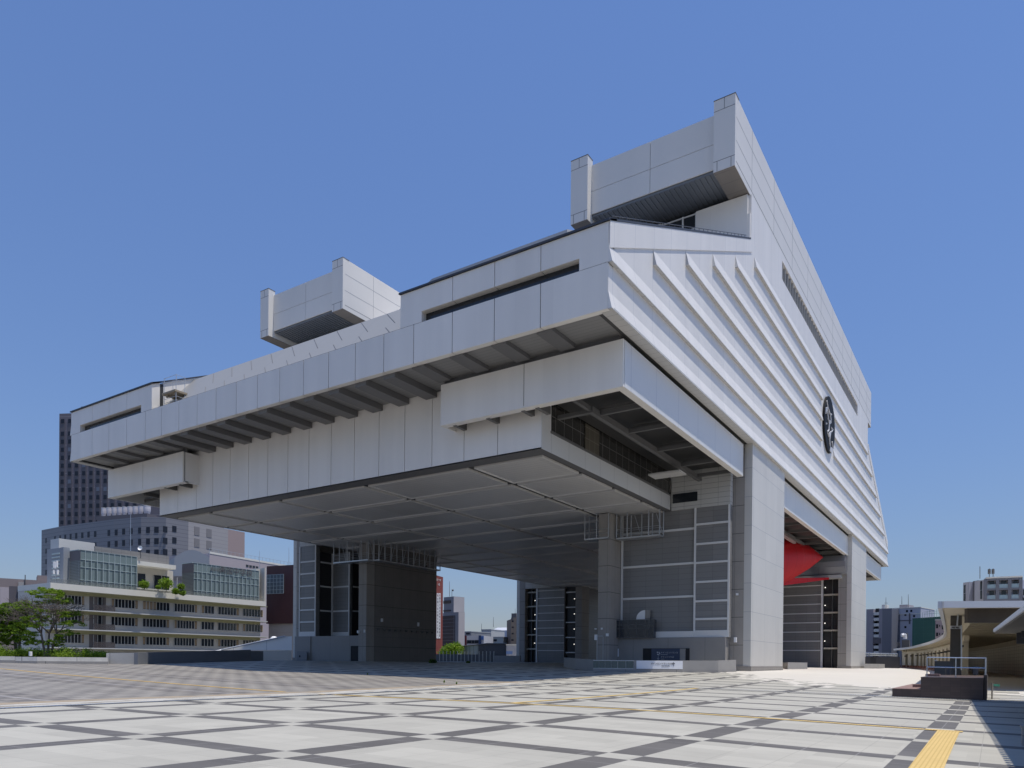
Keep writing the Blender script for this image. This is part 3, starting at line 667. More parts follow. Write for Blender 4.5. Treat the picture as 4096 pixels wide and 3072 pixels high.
# far cores
def far_core(y0, y1, s_):
    f = (lambda v: v) if s_ > 0 else (lambda v: my(v)+1.25)
    x = 144.5
    def P(g, x0, x1, a, b, z0, z1, m=0): g.box(x0, x1, f(a), f(b), z0, z1, m)
    g = MB(); P(g, 148, 161, 23.95, 37.4, .5, 18.6); g.build('core_wall', M_dpan, MU)
    g = MB(); P(g, x+.3, x+.9, 26.9, 34.0, .5, 18.6, 1)
    for k in range(9): P(g, x+.2, x+.3, 26.95, 34.0, 4.1+k*1.72, 4.26+k*1.72)
    P(g, x+.1, x+.4, 26.6, 26.95, .5, 18.6)
    g.build('framed_panel_column', [M_wframe, M_dpan], MU)
    g = MB(); P(g, x+1.2, x+1.35, 23.6, 26.6, .5, 18.6); g.build('stair_glass', M_dpan2, MU)
    g = MB()
    for k in range(5):
        z = 4.4+k*3.3
        P(g, x+.5, x+1.2, 23.7, 26.55, z, z+.3)
    P(g, x+.6, x+1.2, 25.05, 25.15, .5, 18.6, 1)
    g.build('stair_landing', [mat('cream_landing', (.5, .46, .38), .6), M_steel], MU)
    g = MB(); P(g, x, x+3.5, 37.0, 38.6, .5, 18.5); g.build('concrete_pillar', M_conc, MU)
    g = MB(); P(g, x+1.0, x+1.2, 34.3, 37.0, .5, 18.5); g.build('stair_glass', M_dpan2, MU)
    g = MB()
    for k in range(5): P(g, x+.4, x+1.0, 34.3, 37.0, 3.6+k*3.4, 3.85+k*3.4)
    g.build('stair_landing', M_wframe, MU)
    g = MB()
    for k in range(4):
        q = Vector((x+.4, f(26.2), 5.9+k*3.3)); g.tube(q, q+Vector((0, .16, 0)), .09, 8)
        q = Vector((x+.4, f(36.6), 5.6+k*3.4)); g.tube(q, q+Vector((0, .16, 0)), .09, 8)
    lm = bpy.data.materials.new('small_lamp'); lm.use_nodes = True; b = lm.node_tree.nodes['Principled BSDF']; b.inputs['Emission Color'].default_value = (1, .95, .85, 1); b.inputs['Emission Strength'].default_value = 1.2
    g.build('stair_lamp', lm, MU)
    g = MB(); P(g, x-.2, x+.6, 23.6, 34.0, 18.6, 25.0); g.build('upper_louvre_wall', M_lvwall, MU)
far_core(0, 0, 1); far_core(0, 0, -1)
# bulging arrival box below the deck at the far-right core
g = MB(); pr = [(142.9, 21.35), (142.3, 20.2), (142.4, 19.2), (143.0, 18.0), (144.2, 17.9), (144.2, 21.5)]
g.loft([(x, 22.5, z) for x, z in pr], [(x, 36.9, z) for x, z in pr])
g.build('escalator_hall', mat('grey_curved_cladding', (.26, .27, .29), .35, joints=[(1, 4.6, 22.5, .04), (2, 1.1, 18.2, .03)], jcol=(.14, .14, .15)), MU)
g = MB(); g.box(142.8, 144.4, 23.3, 36.9, 17.2, 17.85); g.build('escalator_hall_soffit', M_soffit, MU)
# red tube escalator
def ring(c, ax, up, a, b, n=28, tilt=0):
    return [c+ax*(a*math.cos(t))+up*(b*math.sin(t)) for t in [2*math.pi*k/n for k in range(n)]]
g = MB()
PT = [((96, 37, 10.5), 3.2, 4.0), ((108, 34.5, 14.6), 3.4, 4.9), ((116, 32.4, 17.0), 3.5, 5.0), ((122, 31.0, 18.3), 3.4, 4.6), ((128, 29.2, 19.3), 2.9, 3.6), ((133, 27.5, 20.0), 1.9, 2.2), ((138.2, 25.6, 20.5), .12, .12)]
rings = []
for i, (c, a, b) in enumerate(PT):
    c = Vector(c); d = (Vector(PT[min(i+1, 6)][0])-Vector(PT[max(i-1, 0)][0])).normalized(); sd = d.cross(Vector((0, 0, 1))).normalized(); up = sd.cross(d)
    rings.append(ring(c, sd, up, a, b, 18))
for r0, r1 in zip(rings[:-1], rings[1:]): g.loft(r0, r1, 0, caps=False)
g.face(rings[0]); g.face(rings[-1])
red = g.build('escalator_tube', M_red, MU, smooth=True)
g = MB(); P0 = [Vector(p) for p in ((124, 30, 15.6), (124, 30, 14.3), (142.5, 25.2, 17.0), (142.5, 25.2, 17.35))]
g.loft(P0, [p+Vector((.3, 2.5, .15)) for p in P0]); g.build('tube_fin', M_red, red)
g = MB(); g.box(95, 125, 27.2, 27.6, 21.2, 21.6); g.build('pink_trim', mat('pink_grey_trim', (.42, .31, .3), .5), MU)
# emblem on the near side wall
M_emb = mat('matt_black_disc', (.012, .012, .013), .6, spec=.15)
g = MB(); c = Vector((119.8, YA-.28, 38.1)); N = 56
disc = lambda r, y: [(119.8+r*math.cos(2*math.pi*k/N), y, 38.1+r*math.sin(2*math.pi*k/N)) for k in range(N)]
g.loft(disc(4.2, YA-.02), disc(4.2, YA-.32)); em = g.build('emblem', M_emb, MU)
g = MB()
def stroke(pts, w0=.12):
    for (a, b) in zip(pts[:-1], pts[1:]):
        p = Vector((119.8+a[0], YA-.36, 38.1+a[1])); q = Vector((119.8+b[0], YA-.36, 38.1+b[1])); g.tube(p, q, a[2] if len(a) > 2 else w0, 5)
E_ = lambda x, y: (-(405-x)/118*4.0*1.0 if False else (x-405)/115*3.9, (820-y)/690*4.05)
S_ = [[(320, 340), (345, 470), (400, 550), (430, 510)], [(345, 480), (300, 560), (300, 700)], [(400, 550), (415, 640), (415, 740)], [(330, 560), (345, 640), (360, 760)],
      [(365, 760), (420, 735), (380, 830), (375, 1000), (340, 1100)], [(430, 850), (465, 850), (440, 940), (400, 1020), (385, 1140)], [(385, 1180), (400, 1290), (410, 1370)], [(345, 1110), (400, 1190)], [(455, 1180), (480, 1330)], [(305, 940), (322, 920)]]
for st in S_:
    stroke([E_(*p)+(.13,) for p in st])
def blob(pts):
    A = [(119.8+E_(*p)[0], YA-.33, 38.1+E_(*p)[1]) for p in pts]; B = [(a[0], YA-.42, a[2]) for a in A]; g.loft(A, B)
blob([(365, 760), (420, 735), (400, 790), (375, 830)]); blob([(430, 940), (400, 1010), (380, 1080), (385, 1180), (405, 1180), (420, 1040)]); blob([(410, 1370), (480, 1330), (470, 1420), (445, 1500), (405, 1490)]); blob([(390, 525), (430, 510), (410, 570)]); blob([(430, 850), (470, 845), (445, 900)]); blob([(330, 500), (345, 480), (320, 600), (302, 700), (300, 580)]); blob([(330, 560), (350, 570), (365, 700), (360, 760), (345, 680)])
g.build('emblem_figure', M_inkw, em)

# text helper
def text(name, s, size, mat_, parent, origin, xdir, up, align='LEFT', depth=.01):
    c = bpy.data.curves.new(name, 'FONT'); c.body = s; c.size = size; c.extrude = depth; c.align_x = align; c.align_y = 'CENTER'
    t = bpy.data.objects.new('tmp', c); COL.objects.link(t)
    bpy.context.view_layer.update()
    me = bpy.data.meshes.new_from_object(t.evaluated_get(bpy.context.evaluated_depsgraph_get()))
    bpy.data.objects.remove(t); bpy.data.curves.remove(c)
    xd = Vector(xdir).normalized(); u = Vector(up).normalized(); nrm = xd.cross(u)
    R_ = Matrix((xd, u, nrm)).transposed().to_4x4(); R_.translation = Vector(origin)
    me.transform(R_); me.materials.clear(); me.materials.append(mat_)
    o = bpy.data.objects.new(name, me); COL.objects.link(o)
    if parent is not None: o.parent = parent; o.location = -wloc(parent)
    return o

# gantries hung under the deck
def gantry(p, q, label, n, name='maintenance_gantry'):
    p = Vector(p); q = Vector(q); d = (q-p).normalized(); L = (q-p).length; s = Vector((-d.y, d.x, 0))*.55
    t = thing(name, label, 'gantry', p, 'gantries hung under the deck')
    g = MB()
    for k in range(n+1):
        c = p+d*(L*k/n)
        for sg in (-1, 1):
            if k in (0, n) or sg == -1 or k % 2: g.tube(c+s*sg+Vector((0, 0, 15.8)), c+s*sg+Vector((0, 0, 18.56)), .07, 6)
    g.build('hanger', M_metal, t)
    g = MB()
    A = [p-s*1.2+Vector((0, 0, z)) for z in (15.62, 15.8)]+[p+s*1.2+Vector((0, 0, z)) for z in (15.8, 15.62)]
    B = [x+(q-p) for x in A]; g.loft(A, B); g.build('walkway', M_metal, t)
    g = MB()
    for sg in (-1, 1):
        for z in (16.25, 16.75): g.tube(p+s*sg+Vector((0, 0, z)), q+s*sg+Vector((0, 0, z)), .03, 5)
    for k in range(0, n, 2):
        c = p+d*(L*k/n); g.tube(c-s+Vector((0, 0, 15.8)), c-s+d*.9+Vector((0, 0, 18.5)), .04, 5)
    g.build('guard_rail', M_metal, t)
    g = MB(); c = p+d*L*.3-s*1.2+Vector((0, 0, 15.95)); g.tube(c, c+Vector((-.25, -.15, -.1)), .12, 8); c = p+d*L*.75-s*1.2+Vector((0, 0, 15.95)); g.tube(c, c+Vector((-.25, -.1, -.1)), .12, 8); g.build('floodlight', M_ink, t)
    return t
gantry((76.9, 31.0, 0), (76.9, 36.2, 0), 'pale steel maintenance gantry hanging in front of the right core wall', 4)
gantry((75.6, 36.6, 0), (75.6, 39.6, 0), 'short steel gantry hanging round the head of the right concrete pillar', 2)
gantry((75.3, 73.6, 0), (75.3, 80.6, 0), 'steel gantry hanging in front of the left core bays', 5)
gantry((75.6, 73.0, 0), (89.2, 73.0, 0), 'long steel gantry running beside the dark concrete wall of the left core', 11)
# service ladder stand on the roof beside the left pavilion
t = thing('roof_ladder', 'small caged service ladder on the roof beside the white left pavilion wall', 'ladder', (45, 73.5, 28.3))
g = MB()
for x, y in ((44.9, 74.6), (44.9, 72.4), (45.9, 72.4), (45.9, 74.6)): g.tube((x, y, 28.3), (x, y, 31.6), .035, 5)
for z in (28.9, 29.3, 31.0, 31.55):
    g.tube((44.9, 72.4, z), (45.9, 72.4, z), .025, 5); g.tube((44.9, 74.6, z), (44.9, 72.4, z), .025, 5)
g.build('cage', M_metal, t)
g = MB(); g.box(44.7, 46.1, 72.3, 74.7, 29.75, 29.95); g.box(44.9, 45.1, 72.5, 72.8, 29.5, 29.75); g.box(44.9, 45.1, 74.0, 74.3, 29.5, 29.75); g.build('platform', mat('weathered_wood', (.3, .25, .18), .7), t)

# ------------------------------------------------------------------ things on the plaza by the museum
def ghit(px, py):
    v = ray(px, py); t = 2.
    while t < 400:
        p = EYE+v*t
        if p[2] < gh(p[0], p[1]): return p
        t += .03+t*.001
    return p
def V3(p): return Vector(tuple(map(float, p)))
# parapet round the stairwell
pp = [ghit(*q)[:2] for q in ((2255, 2668.5), (2300, 2677), (2372, 2684.5), (2535, 2688), (2730, 2690), (2873, 2690), (2944, 2686.5))]
t = thing('stair_parapet', 'low grey stone parapet wrapping the stairwell in front of the right concrete pillar', 'parapet wall', (*pp[3], gh(*pp[3])))
ZT = 1.80
ptop = [at(2255, 2630, (np.append(pp[0], 0)-EYE)@CF)[2], 0, 0, 0, 0, 0, 0]
def quadwall(g, a, b, z0a, z0b, z1a, z1b, th=.25, m=0):
    a = np.array(a, float); b = np.array(b, float); d = (b-a)/np.linalg.norm(b-a); n = np.array([-d[1], d[0]])
    if n@a < 0: n = -n          # away from the camera
    A = [(*a, z0a), (*b, z0b), (*b, z1b), (*a, z1a)]; n3 = np.array([*(n*th), 0])
    g.loft(A, [tuple(np.array(p)+n3) for p in A], m)
tops = []
for (px, py), xy in zip(((2255, 2630), (2300, 2634), (2372, 2639), (2535, 2641), (2730, 2642), (2873, 2642.5), (2944, 2639.5)), pp):
    d = (np.array([*xy, 1.6])-EYE)@CF; tops.append(at(px, py, d)[2])
g = MB()
for i in range(6):
    if i == 2: continue
    quadwall(g, pp[i], pp[i+1], gh(*pp[i])-.2, gh(*pp[i+1])-.2, tops[i], tops[i+1])
a, b = pp[2], pp[3]; quadwall(g, a, b, gh(*a)-.2, gh(*b)-.2, gh(*a)+.22, gh(*b)+.22)
g.build('stone_wall', M_para, t)
g = MB()
for i in range(6): quadwall(g, pp[i]-np.array([.03, .03]), pp[i+1]-np.array([.03, .03]), gh(*pp[i])-.1, gh(*pp[i+1])-.1, gh(*pp[i])+.28, gh(*pp[i+1])+.28, .05)
g.build('skirting', M_base, t)
M_ggl = mat('green_glass', (.12, .17, .16), .1, alpha=.75)
g = MB(); quadwall(g, a, b, gh(*a)+.3, gh(*b)+.3, tops[2]-.06, tops[3]-.06, .04); g.build('glass_panel', M_ggl, t)
g = MB()
for z0, z1 in ((gh(*a)+.26, gh(*a)+.32), (tops[2]-.1, tops[2]-.03)): quadwall(g, a-.03, b-.03, z0, z0, z1, z1, .06)
for f in (0, .14, .29, .44, .6, .8, .985):
    p = a+(b-a)*f; q = a+(b-a)*(f+.015); quadwall(g, p, q, gh(*p)+.3, gh(*p)+.3, tops[2]-.06, tops[2]-.06, .05)
g.build('glass_frame', M_metal, t)
g = MB(); p3, p4 = pp[3], pp[4]; dd = (p4-p3)/np.linalg.norm(p4-p3); n3 = np.array([-dd[1], dd[0]]); n3 = n3 if n3@p3 > 0 else -n3
s0 = p3+dd*.25-n3*.05; s1 = p4-dd*.0-n3*.05
za = gh(*p3)+.32; zb = tops[3]-.03
quadwall(g, s0, s1, za, za, zb, zb, .04); sg = g.build('sign_panel', M_signw, t)
xd = (dd[0], dd[1], 0) if dd@np.array([_s, -_c]) > 0 else (-dd[0], -dd[1], 0)
Ls = np.linalg.norm(s1-s0); o3 = s0-n3*.02
text('sign_lettering', 'メインエントランス(1F)', .21, M_ink, sg, (*(o3+dd*1.42), za+(zb-za)*.64), xd, (0, 0, 1))
text('sign_lettering', 'Main Entrance', .14, M_ink, sg, (*(o3+dd*2.5), za+(zb-za)*.38), xd, (0, 0, 1))
def arrow(name, base, up, sc, parent, m_, xdv, flip=1):
    g = MB(); x = Vector(xdv); u = Vector((0, 0, 1))*flip; b0 = Vector(base)
    g.tube(b0, b0+u*sc, .035*sc/.6, 4); g.tube(b0+u*sc, b0+u*sc*.6+x*sc*.38, .04*sc/.6, 4); g.tube(b0+u*sc, b0+u*sc*.6-x*sc*.38, .04*sc/.6, 4)
    return g.build(name, m_, parent)
arrow('sign_arrow', (*(o3+dd*3.7), za+(zb-za)*.35), 1, .36, sg, M_ink, xd)
# entrance opening, sign and box details on the base wall of the near-right core
XD = 77.66
def yz(px, py, x=XD): p = onx(px, py, x); return p[1], p[2]
def z4(x, y): return (2340+x/3.568, 2440+y/3.568)
def facebox(g, a, b, x0, x1, m=0):   # a,b opposite corners in zoom coordinates -> box on plane
    (y0, za_), (y1, zb_) = yz(*z4(*a)), yz(*z4(*b)); g.box(x0, x1, y0, y1, za_, zb_, m)
g = MB(); facebox(g, (830, 548), (1490, 760), 77.62, 77.69); g.build('entrance_opening', M_black, MU)
g = MB(); facebox(g, (1360, 552), (1436, 760), 77.55, 77.61); g.build('entrance_post', M_base, MU)
g = MB(); facebox(g, (955, 552), (1358, 760), 77.52, 77.6); es = g.build('entrance_sign', M_signd, MU)
for s_, (x_, y_), sz in (('メインエントランス', (1086, 610), .225), ('Main Entrance', (1088, 636), .14), ('チケットうりば', (1086, 672), .225), ('Tickets', (1088, 699), .14)):
    y, z = yz(*z4(x_, y_)); text('sign_lettering', s_, sz, M_inkw, es, (77.5, y, z), (0, -1, 0), (0, 0, 1))
y, z = yz(*z4(1053, 668)); arrow('sign_arrow', (77.49, y, z+.05), -1, .36, es, M_inkw, (0, 1, 0), -1)
g = MB(); y, z = yz(*z4(1052, 620))
for a_, b_, r in ((-.1, .15, .1), (.14, .14, .08), (.22, -.02, .09), (-.05, -.14, .1), (.1, -.2, .08)): g.tube((77.49, y-a_*.8, z+b_*.8), (77.5, y-a_*.8, z+b_*.8), r*.8, 8)
g.build('sign_symbol', M_inkw, es)
g = MB(); facebox(g, (405, 552), (480, 665), 77.58, 77.69); g.build('white_notice', M_signw, MU)
g = MB(); facebox(g, (990, 308), (1550, 388), 77.8, 77.95); g.build('pale_band', M_wframe, MU)
# glass enclosure with a quarter dish behind it
t = thing('glass_enclosure', 'smoked glass enclosure standing on the grey base wall beside the right pillar', 'glass box', (76.9, 34, 4.4))
M_smoke = mat('smoked_glass', (.05, .055, .065), .15, alpha=.6)
x = 77.2; (ya, z0), (yb, z1) = yz(*z4(378, 388), x), yz(*z4(985, 135), x)
g = MB(); g.box(x, x+.04, ya, yb, 4.42, z1); g.box(x+.04, 77.9, yb, yb+.04, 4.42, z1); g.build('glass_pane', M_smoke, t)
g = MB()
for f in (0, .2, .4, .6, .8, .89, 1): yy = ya+(yb-ya)*f; g.box(x-.04, x, yy-.03, yy+.03, 4.42, z1)
g.box(x-.05, x+.05, ya, yb, z1-.04, z1+.02); g.box(x-.03, x+.03, ya, yb, 4.42, 4.5)
for f in (.5, .72): g.box(x-.02, x, ya, yb, 4.42+(z1-4.42)*f, 4.47+(z1-4.42)*f)
g.build('frame', M_steel, t)
(yc, zc) = yz(*z4(858, 132), 77.6); (ye, ze) = yz(*z4(735, 132), 77.6); r = abs(ye-yc)
t2 = thing('quarter_dish', 'white quarter-round disc rising behind the smoked glass enclosure', 'disc', (77.6, yc, zc))
g = MB(); A = [(77.5, yc, zc)]+[(77.5, yc+r*math.cos(a), zc+r*.98*math.sin(a)) for a in [math.pi/2*k/10 for k in range(11)]]
g.loft(A, [(77.56, p[1], p[2]) for p in A]); g.build('disc', M_white2, t2)
g = MB(); g.box(77.56, 77.9, yc-.5, yc, zc-1.2, zc+r); g.build('bracket', M_conc, t2)
# security cameras, boxes and conduits on the pillar
g = MB()
for (x_, y_), (sx, sz) in (((160, 390), (.3, .62)), ((322, 355), (.3, .32)), ((243, 266), (.18, .2)), ((155, 270), (.2, .12))):
    y, z = yz(*z4(x_, y_), 75.2); g.box(75.05, 75.25, y-sx/2, y+sx/2, z-sz/2, z+sz/2)
g.build('junction_box', M_white2, MU)
g = MB()
y, z = yz(*z4(172, 430), 75.2); g.box(75.2, 75.26, y-.03, y+.03, 1.6, z); y, z = yz(*z4(258, 385), 75.2); g.box(75.2, 75.26, y-.02, y+.02, 1.6, z); y2_, z2_ = yz(*z4(180, 372), 75.2); g.box(75.2, 75.26, y2_, y, z2_-.03, z2_+.03)
g.build('conduit', M_metal, MU)
g = MB(); p = onx(*z4(358, 600), 76); g.box(75.9, 76.1, p[1]-.1, p[1]+.1, p[2]-1.1, p[2]+.75); g.build('light_tube', mat('cream_lamp_cover', (.7, .68, .55), .5), MU)
g = MB(); p = onx(2340+2155/3.568, 2440+430/3.568, 79.0); g.box(78.6, 79.0, p[1]-.12, p[1]+.12, p[2]-.25, p[2]+.3); p = onx(2949, 2377, 79.0); g.box(78.9, 79.05, p[1]-.12, p[1]+.12, p[2]-.12, p[2]+.12); g.build('security_camera', M_white2, MU)

# stone planter boxes beside the legs
def planter_box(name, label, q, h, cat='planter', mat_=None, grp=None, dep=2.2):
    pts = [ghit(*a)[:2] for a in q]; t = thing(name, label, cat, (*pts[0], gh(*pts[0])), grp)
    pts = [np.array(p) for p in pts]; cen = sum(pts)/len(pts); away = cen/np.linalg.norm(cen)*dep
    poly = pts+[pts[-1]+away, pts[0]+away]; zb = min(gh(*p) for p in pts)-.3; zt = max(gh(*p) for p in pts)+h
    g = MB(); g.prism([tuple(p) for p in poly], zb, zt); g.build('stone_box', mat_ or M_para, t)
    g = MB(); c2 = sum(poly)/len(poly); g.prism([tuple(c2+(p-c2)*1.012) for p in poly], zb, zb+.3+.28); g.build('plinth', M_base, t)
    return t, poly, zt
planter_box('stone_planter', 'low grey stone box at the foot of the white leg with the dirt stain', ((3127, 2672), (3151, 2677), (3229, 2676)), .86, grp='stone boxes beside the legs')
planter_box('stone_planter', 'low grey stone box to the right of the farther white leg', ((3457, 2674), (3516, 2674.5), (3539, 2673)), .92, grp='stone boxes beside the legs')

# small dark plants in the shade below the museum
def leafball(g, c, rx, rz, n, sz, rnd):
    for _ in range(n):
        while True:
            p = Vector((rnd.uniform(-1, 1), rnd.uniform(-1, 1), rnd.uniform(-1, 1)))
            if p.length < 1: break
        p = p*(.55+.45*rnd.random()); q = Vector((c[0]+p.x*rx, c[1]+p.y*rx, c[2]+p.z*rz))
        a = Vector((rnd.uniform(-1, 1), rnd.uniform(-1, 1), rnd.uniform(-.5, .5))).normalized()*sz*rnd.uniform(.6, 1.3); b = a.orthogonal().normalized()*sz*.5; 
        b = Matrix.Rotation(rnd.uniform(0, 6.28), 3, a.normalized())@b
        g.face([q-a*.5, q+b*.5, q+a*.5, q-b*.5], rnd.choice((0, 0, 1)))
def leafmat(name, c, tr=.3):
    m = bpy.data.materials.new(name); m.use_nodes = True; b = m.node_tree.nodes['Principled BSDF']; b.inputs['Base Color'].default_value = (*c, 1); b.inputs['Roughness'].default_value = .6
    b.inputs['Specular IOR Level'].default_value = .2
    n = m.node_tree.nodes; l = m.node_tree.links; tl = n.new('ShaderNodeBsdfTranslucent'); tl.inputs[0].default_value = (c[0]*1.4, c[1]*1.5, c[2]*.6, 1)
    mxs = n.new('ShaderNodeMixShader'); mxs.inputs[0].default_value = tr; l.new(b.outputs[0], mxs.inputs[1]); l.new(tl.outputs[0], mxs.inputs[2]); l.new(mxs.outputs[0], n['Material Output'].inputs[0])
    return m
L1 = leafmat('leaf_bright_green', (.19, .28, .03)); L2 = leafmat('leaf_mid_green', (.12, .21, .026)); L3 = leafmat('leaf_dark_green', (.035, .07, .018))
L4 = leafmat('leaf_yellow_green', (.17, .24, .03)); M_bark = mat('grey_bark', (.13, .11, .095), .85, noise=.3, nscale=6)
rnd = random.Random(3)
for (px, py, w_), lab in zip(((1731, 2652, 34), (1822, 2645, 28), (1872, 2652, 16), (2064, 2648, 48), (2160, 2640, 26), (1850, 2638, 9)), (
    'dark low shrub in the shade just right of the long concrete wall', 'flat dark shrub in the shade, second along from the long concrete wall', 'small round dark shrub between the two flat ones in the shade', 'widest dark shrub in the shade beside the far leg', 'dark shrub at the foot of the far stair glazing', 'tiny dark shrub against the far fence')):
    p = ghit(px, py); sc = ((p-EYE)@CF)/2926.6; rx = w_*sc/2
    g = MB(); leafball(g, (p[0], p[1], p[2]+rx*.35), rx*1.1, rx*.7, 420, .26, rnd)
    tag(g.build('shaded_shrub', [L3, L2]), lab, 'shrub', 'dark shrubs in the shade under the museum')
for (px, y0_, y1_), lab in zip(((1777, 2732, 2720), (1826, 2737, 2727), (1470, 2699, 2691)), ('little green weed in the joint left of the drain', 'smaller green weed just right of the taller one by the drain', 'faint weed in the grey setts near the shadow edge')):
    p = ghit(px, y0_); h = (y0_-y1_)*((p-EYE)@CF)/2926.6; g = MB(); leafball(g, (p[0], p[1], p[2]+h/2), h*.28, h*.55, 60, .09, rnd); tag(g.build('weed', [L2, L1]), lab, 'weed', 'weeds in the paving joints')

# ------------------------------------------------------------------ trees and planters on the left
_, poly, zt = planter_box('concrete_planter', 'long low concrete planter full of bright green weeds at the left edge of the plaza', ((61, 2652.5), (149, 2654.5), (431, 2657.5)), .62, mat_=mat('stained_concrete', (.62, .60, .55), .8, noise=.2, nscale=1.5, stain=(.2, .9), joints=[(0, 3.6, .5, .03)], jcol=(.16, .15, .14)), dep=9.)
ZPL = zt
planter_box('concrete_planter', 'short end of a concrete planter cut off by the left edge of the view', ((-120, 2650), (60, 2652.5)), .62, mat_=bpy.data.materials['stained_concrete'], dep=9.)
g = MB()
rnd = random.Random(11)
for k in range(150):
    px = rnd.uniform(-60, 428); f = rnd.random()
    d = 84+f*7 if px < 140 else (84-(px-150)/280*1.5 + f*8); 
    p = at(px, 2630, d); h = rnd.uniform(.5, 1.35)*(1 if px < 300 else 1-(px-300)/300); h = max(h, .25)
    leafball(g, (p[0], p[1], ZPL+h*.4), rnd.uniform(.5, .95), h*.75, 130, .2, rnd)
tag(g.build('ground_cover', [L1, L2]), 'mass of weedy green plants filling the planters', 'plants', kind='stuff')
def tree(label, base, top, crown, seed, mats, leaf_n, bare=False, trunk_r=.22, lean=0, low=.0):
    """crown: list of (dx (screen right, m), dy (depth), dz from base, rx, rz, n)"""
    rn = random.Random(seed); base = Vector(base); t = thing('plaza_tree', label, 'tree', base, 'trees in the planters')
    Rr = Vector((_s, -_c, 0)); Ff = Vector((_c, _s, 0))
    g = MB(); bl = []
    nst = 3 if bare else 2
    for k in range(nst):
        a = rn.uniform(-.12, .12)+(k-(nst-1)/2)*.22; p0 = base+Rr*(k-(nst-1)/2)*.2; L = top*.36
        p1 = p0+Rr*a*L+Vector((0, 0, L)); g.tube(p0-Vector((0, 0, .3)), p1, trunk_r*(.8 if nst > 1 else 1), 8, trunk_r*.5); bl.append((p1, p1-p0, trunk_r*.5))
    tips = []
    def grow(p, d, r, lev):
        if lev == 0 or r < (.006 if bare else .012): tips.append(p); return
        n = rn.choice((2, 3, 3)) if lev > 1 else 3
        for _ in range(n):
            dv = Vector((rn.gauss(0, 1), rn.gauss(0, 1), rn.gauss(.12, .5)))*.75+d.normalized()*1.0; dv.normalize()
            if dv.z < -.05: dv.z = abs(dv.z)*.3
            L = top*(.15 if lev > 3 else .12)*rn.uniform(.7, 1.25); q = p+dv*L
            mid = p.lerp(q, .5)+Vector((rn.gauss(0, .04), rn.gauss(0, .04), rn.gauss(0, .04)))
            g.tube(p, mid, r, 5, r*.8); g.tube(mid, q, r*.8, 5, r*.62); grow(q, dv, r*.62, lev-1)
    for p, d, r in bl: grow(p, d, r, 5)
    g.build('trunk', M_bark, t)
    g = MB()
    for (dx, dy, dz, rx, rz, n) in crown:
        n = int(n*1.7)
        c = base+Rr*dx+Ff*dy+Vector((0, 0, dz))
        # flat tiers of leaf clumps
        for _ in range(n):
            while True:
                p = Vector((rn.uniform(-1, 1), rn.uniform(-1, 1), rn.uniform(-1, 1)))
                if p.length < 1: break
            p = p.normalized()*p.length**.5
            q = c+Vector((p.x*rx, p.y*rx, p.z*rz))
            leafball(g, q, rn.uniform(.3, .65), rn.uniform(.1, .24), int(leaf_n*2.2), .2, rn)
    g.build('crown', mats, t)
    return t
pb = at(190, 2630, 86); base1 = (pb[0], pb[1], ZPL-.1)
tree('maple with bare grey twigs in the middle and leafy tips, beside the school', base1, 8.0, [(-2.2, 0, 6.0, 1.5, .7, 20), (-.2, 0, 7.6, 1.7, .6, 26), (1.3, .5, 6.9, 1.4, .5, 16), (2.2, 0, 5.3, 1.5, .5, 13), (2.8, 0, 4.1, 1.5, .35, 9), (-.5, -1, 4.2, 1.6, .9, 14), (-2.6, 0, 3.3, 1.6, 1.2, 16), (.9, 0, 2.0, 1.0, .8, 12), (-.6, 0, 5.6, 2.3, 1.2, 15), (2.2, 0, 2.9, 1.2, .4, 6), (-1.4, 0, 1.9, .9, .4, 7)], 5, [L1, L2], 30, True, .2)
pb = at(70, 2630, 90); base2 = (pb[0], pb[1], ZPL-.1)
tree('dense dark green tree left of the maple with bare twigs', base2, 7.4, [(-2.4, 0, 5.2, 2.2, 1.3, 70), (-.4, 0, 5.9, 2.0, .8, 45), (-1.5, 0, 3.2, 2.4, 1.3, 70), (-.6, 0, 4.6, 1.8, 1.2, 40), (.5, 0, 3.6, 1.6, 1.2, 26), (-3.2, 0, 1.9, 1.8, .7, 18), (.2, 0, 2.0, 1.2, .6, 10), (1.3, .5, 5.2, 1.0, .6, 8)], 9, [L2, L1], 34, False, .26)
pb = at(-60, 2630, 92); tree('green tree at the far left edge, mostly cut off by the picture', (pb[0], pb[1], ZPL-.1), 7.4, [(0, 0, 5.0, 2.6, 1.6, 50), (0, 0, 3.0, 2.6, 1.3, 40)], 21, [L2, L3], 34, False, .26)
g = MB(); p = at(122, 2632, 83); g.prism([(p[0]+a, p[1]+b) for a, b in ((-.13, -.13), (.13, -.13), (.13, .13), (-.13, .13))], ZPL+.1, ZPL+.62)
tag(g.build('white_marker', M_signw), 'small pale blue-white marker among the planter weeds', 'marker')

# low walls along the left plaza edge
def lowwall(name, label, q0, q1, top0, top1, m_, th=.4, cat='wall', grp=None):
    a, b = ghit(*q0), ghit(*q1); da = (a-EYE)@CF; db = (b-EYE)@CF
    g = MB(); quadwall(g, a[:2], b[:2], a[2]-.4, b[2]-.4, at(q0[0], top0, da)[2], at(q1[0], top1, db)[2], th)
    return tag(g.build(name, m_), label, cat, grp), a, b
M_dwall = mat('slate_painted_wall', (.17, .18, .20), .7, noise=.08, nscale=.6)
lowwall('boundary_wall', 'long dark slate boundary wall behind the plaza left of the white wall', (551, 2658), (1003, 2643.5), 2611, 2599, M_dwall)
lowwall('boundary_wall', 'pale recessed wall panels between the planter and the slate wall', (425, 2655.5), (548, 2657), 2612, 2611, mat('pale_grey_render', (.36, .36, .36), .7, noise=.12, nscale=.8, joints=[(0, 2.2, .2, .03)]))
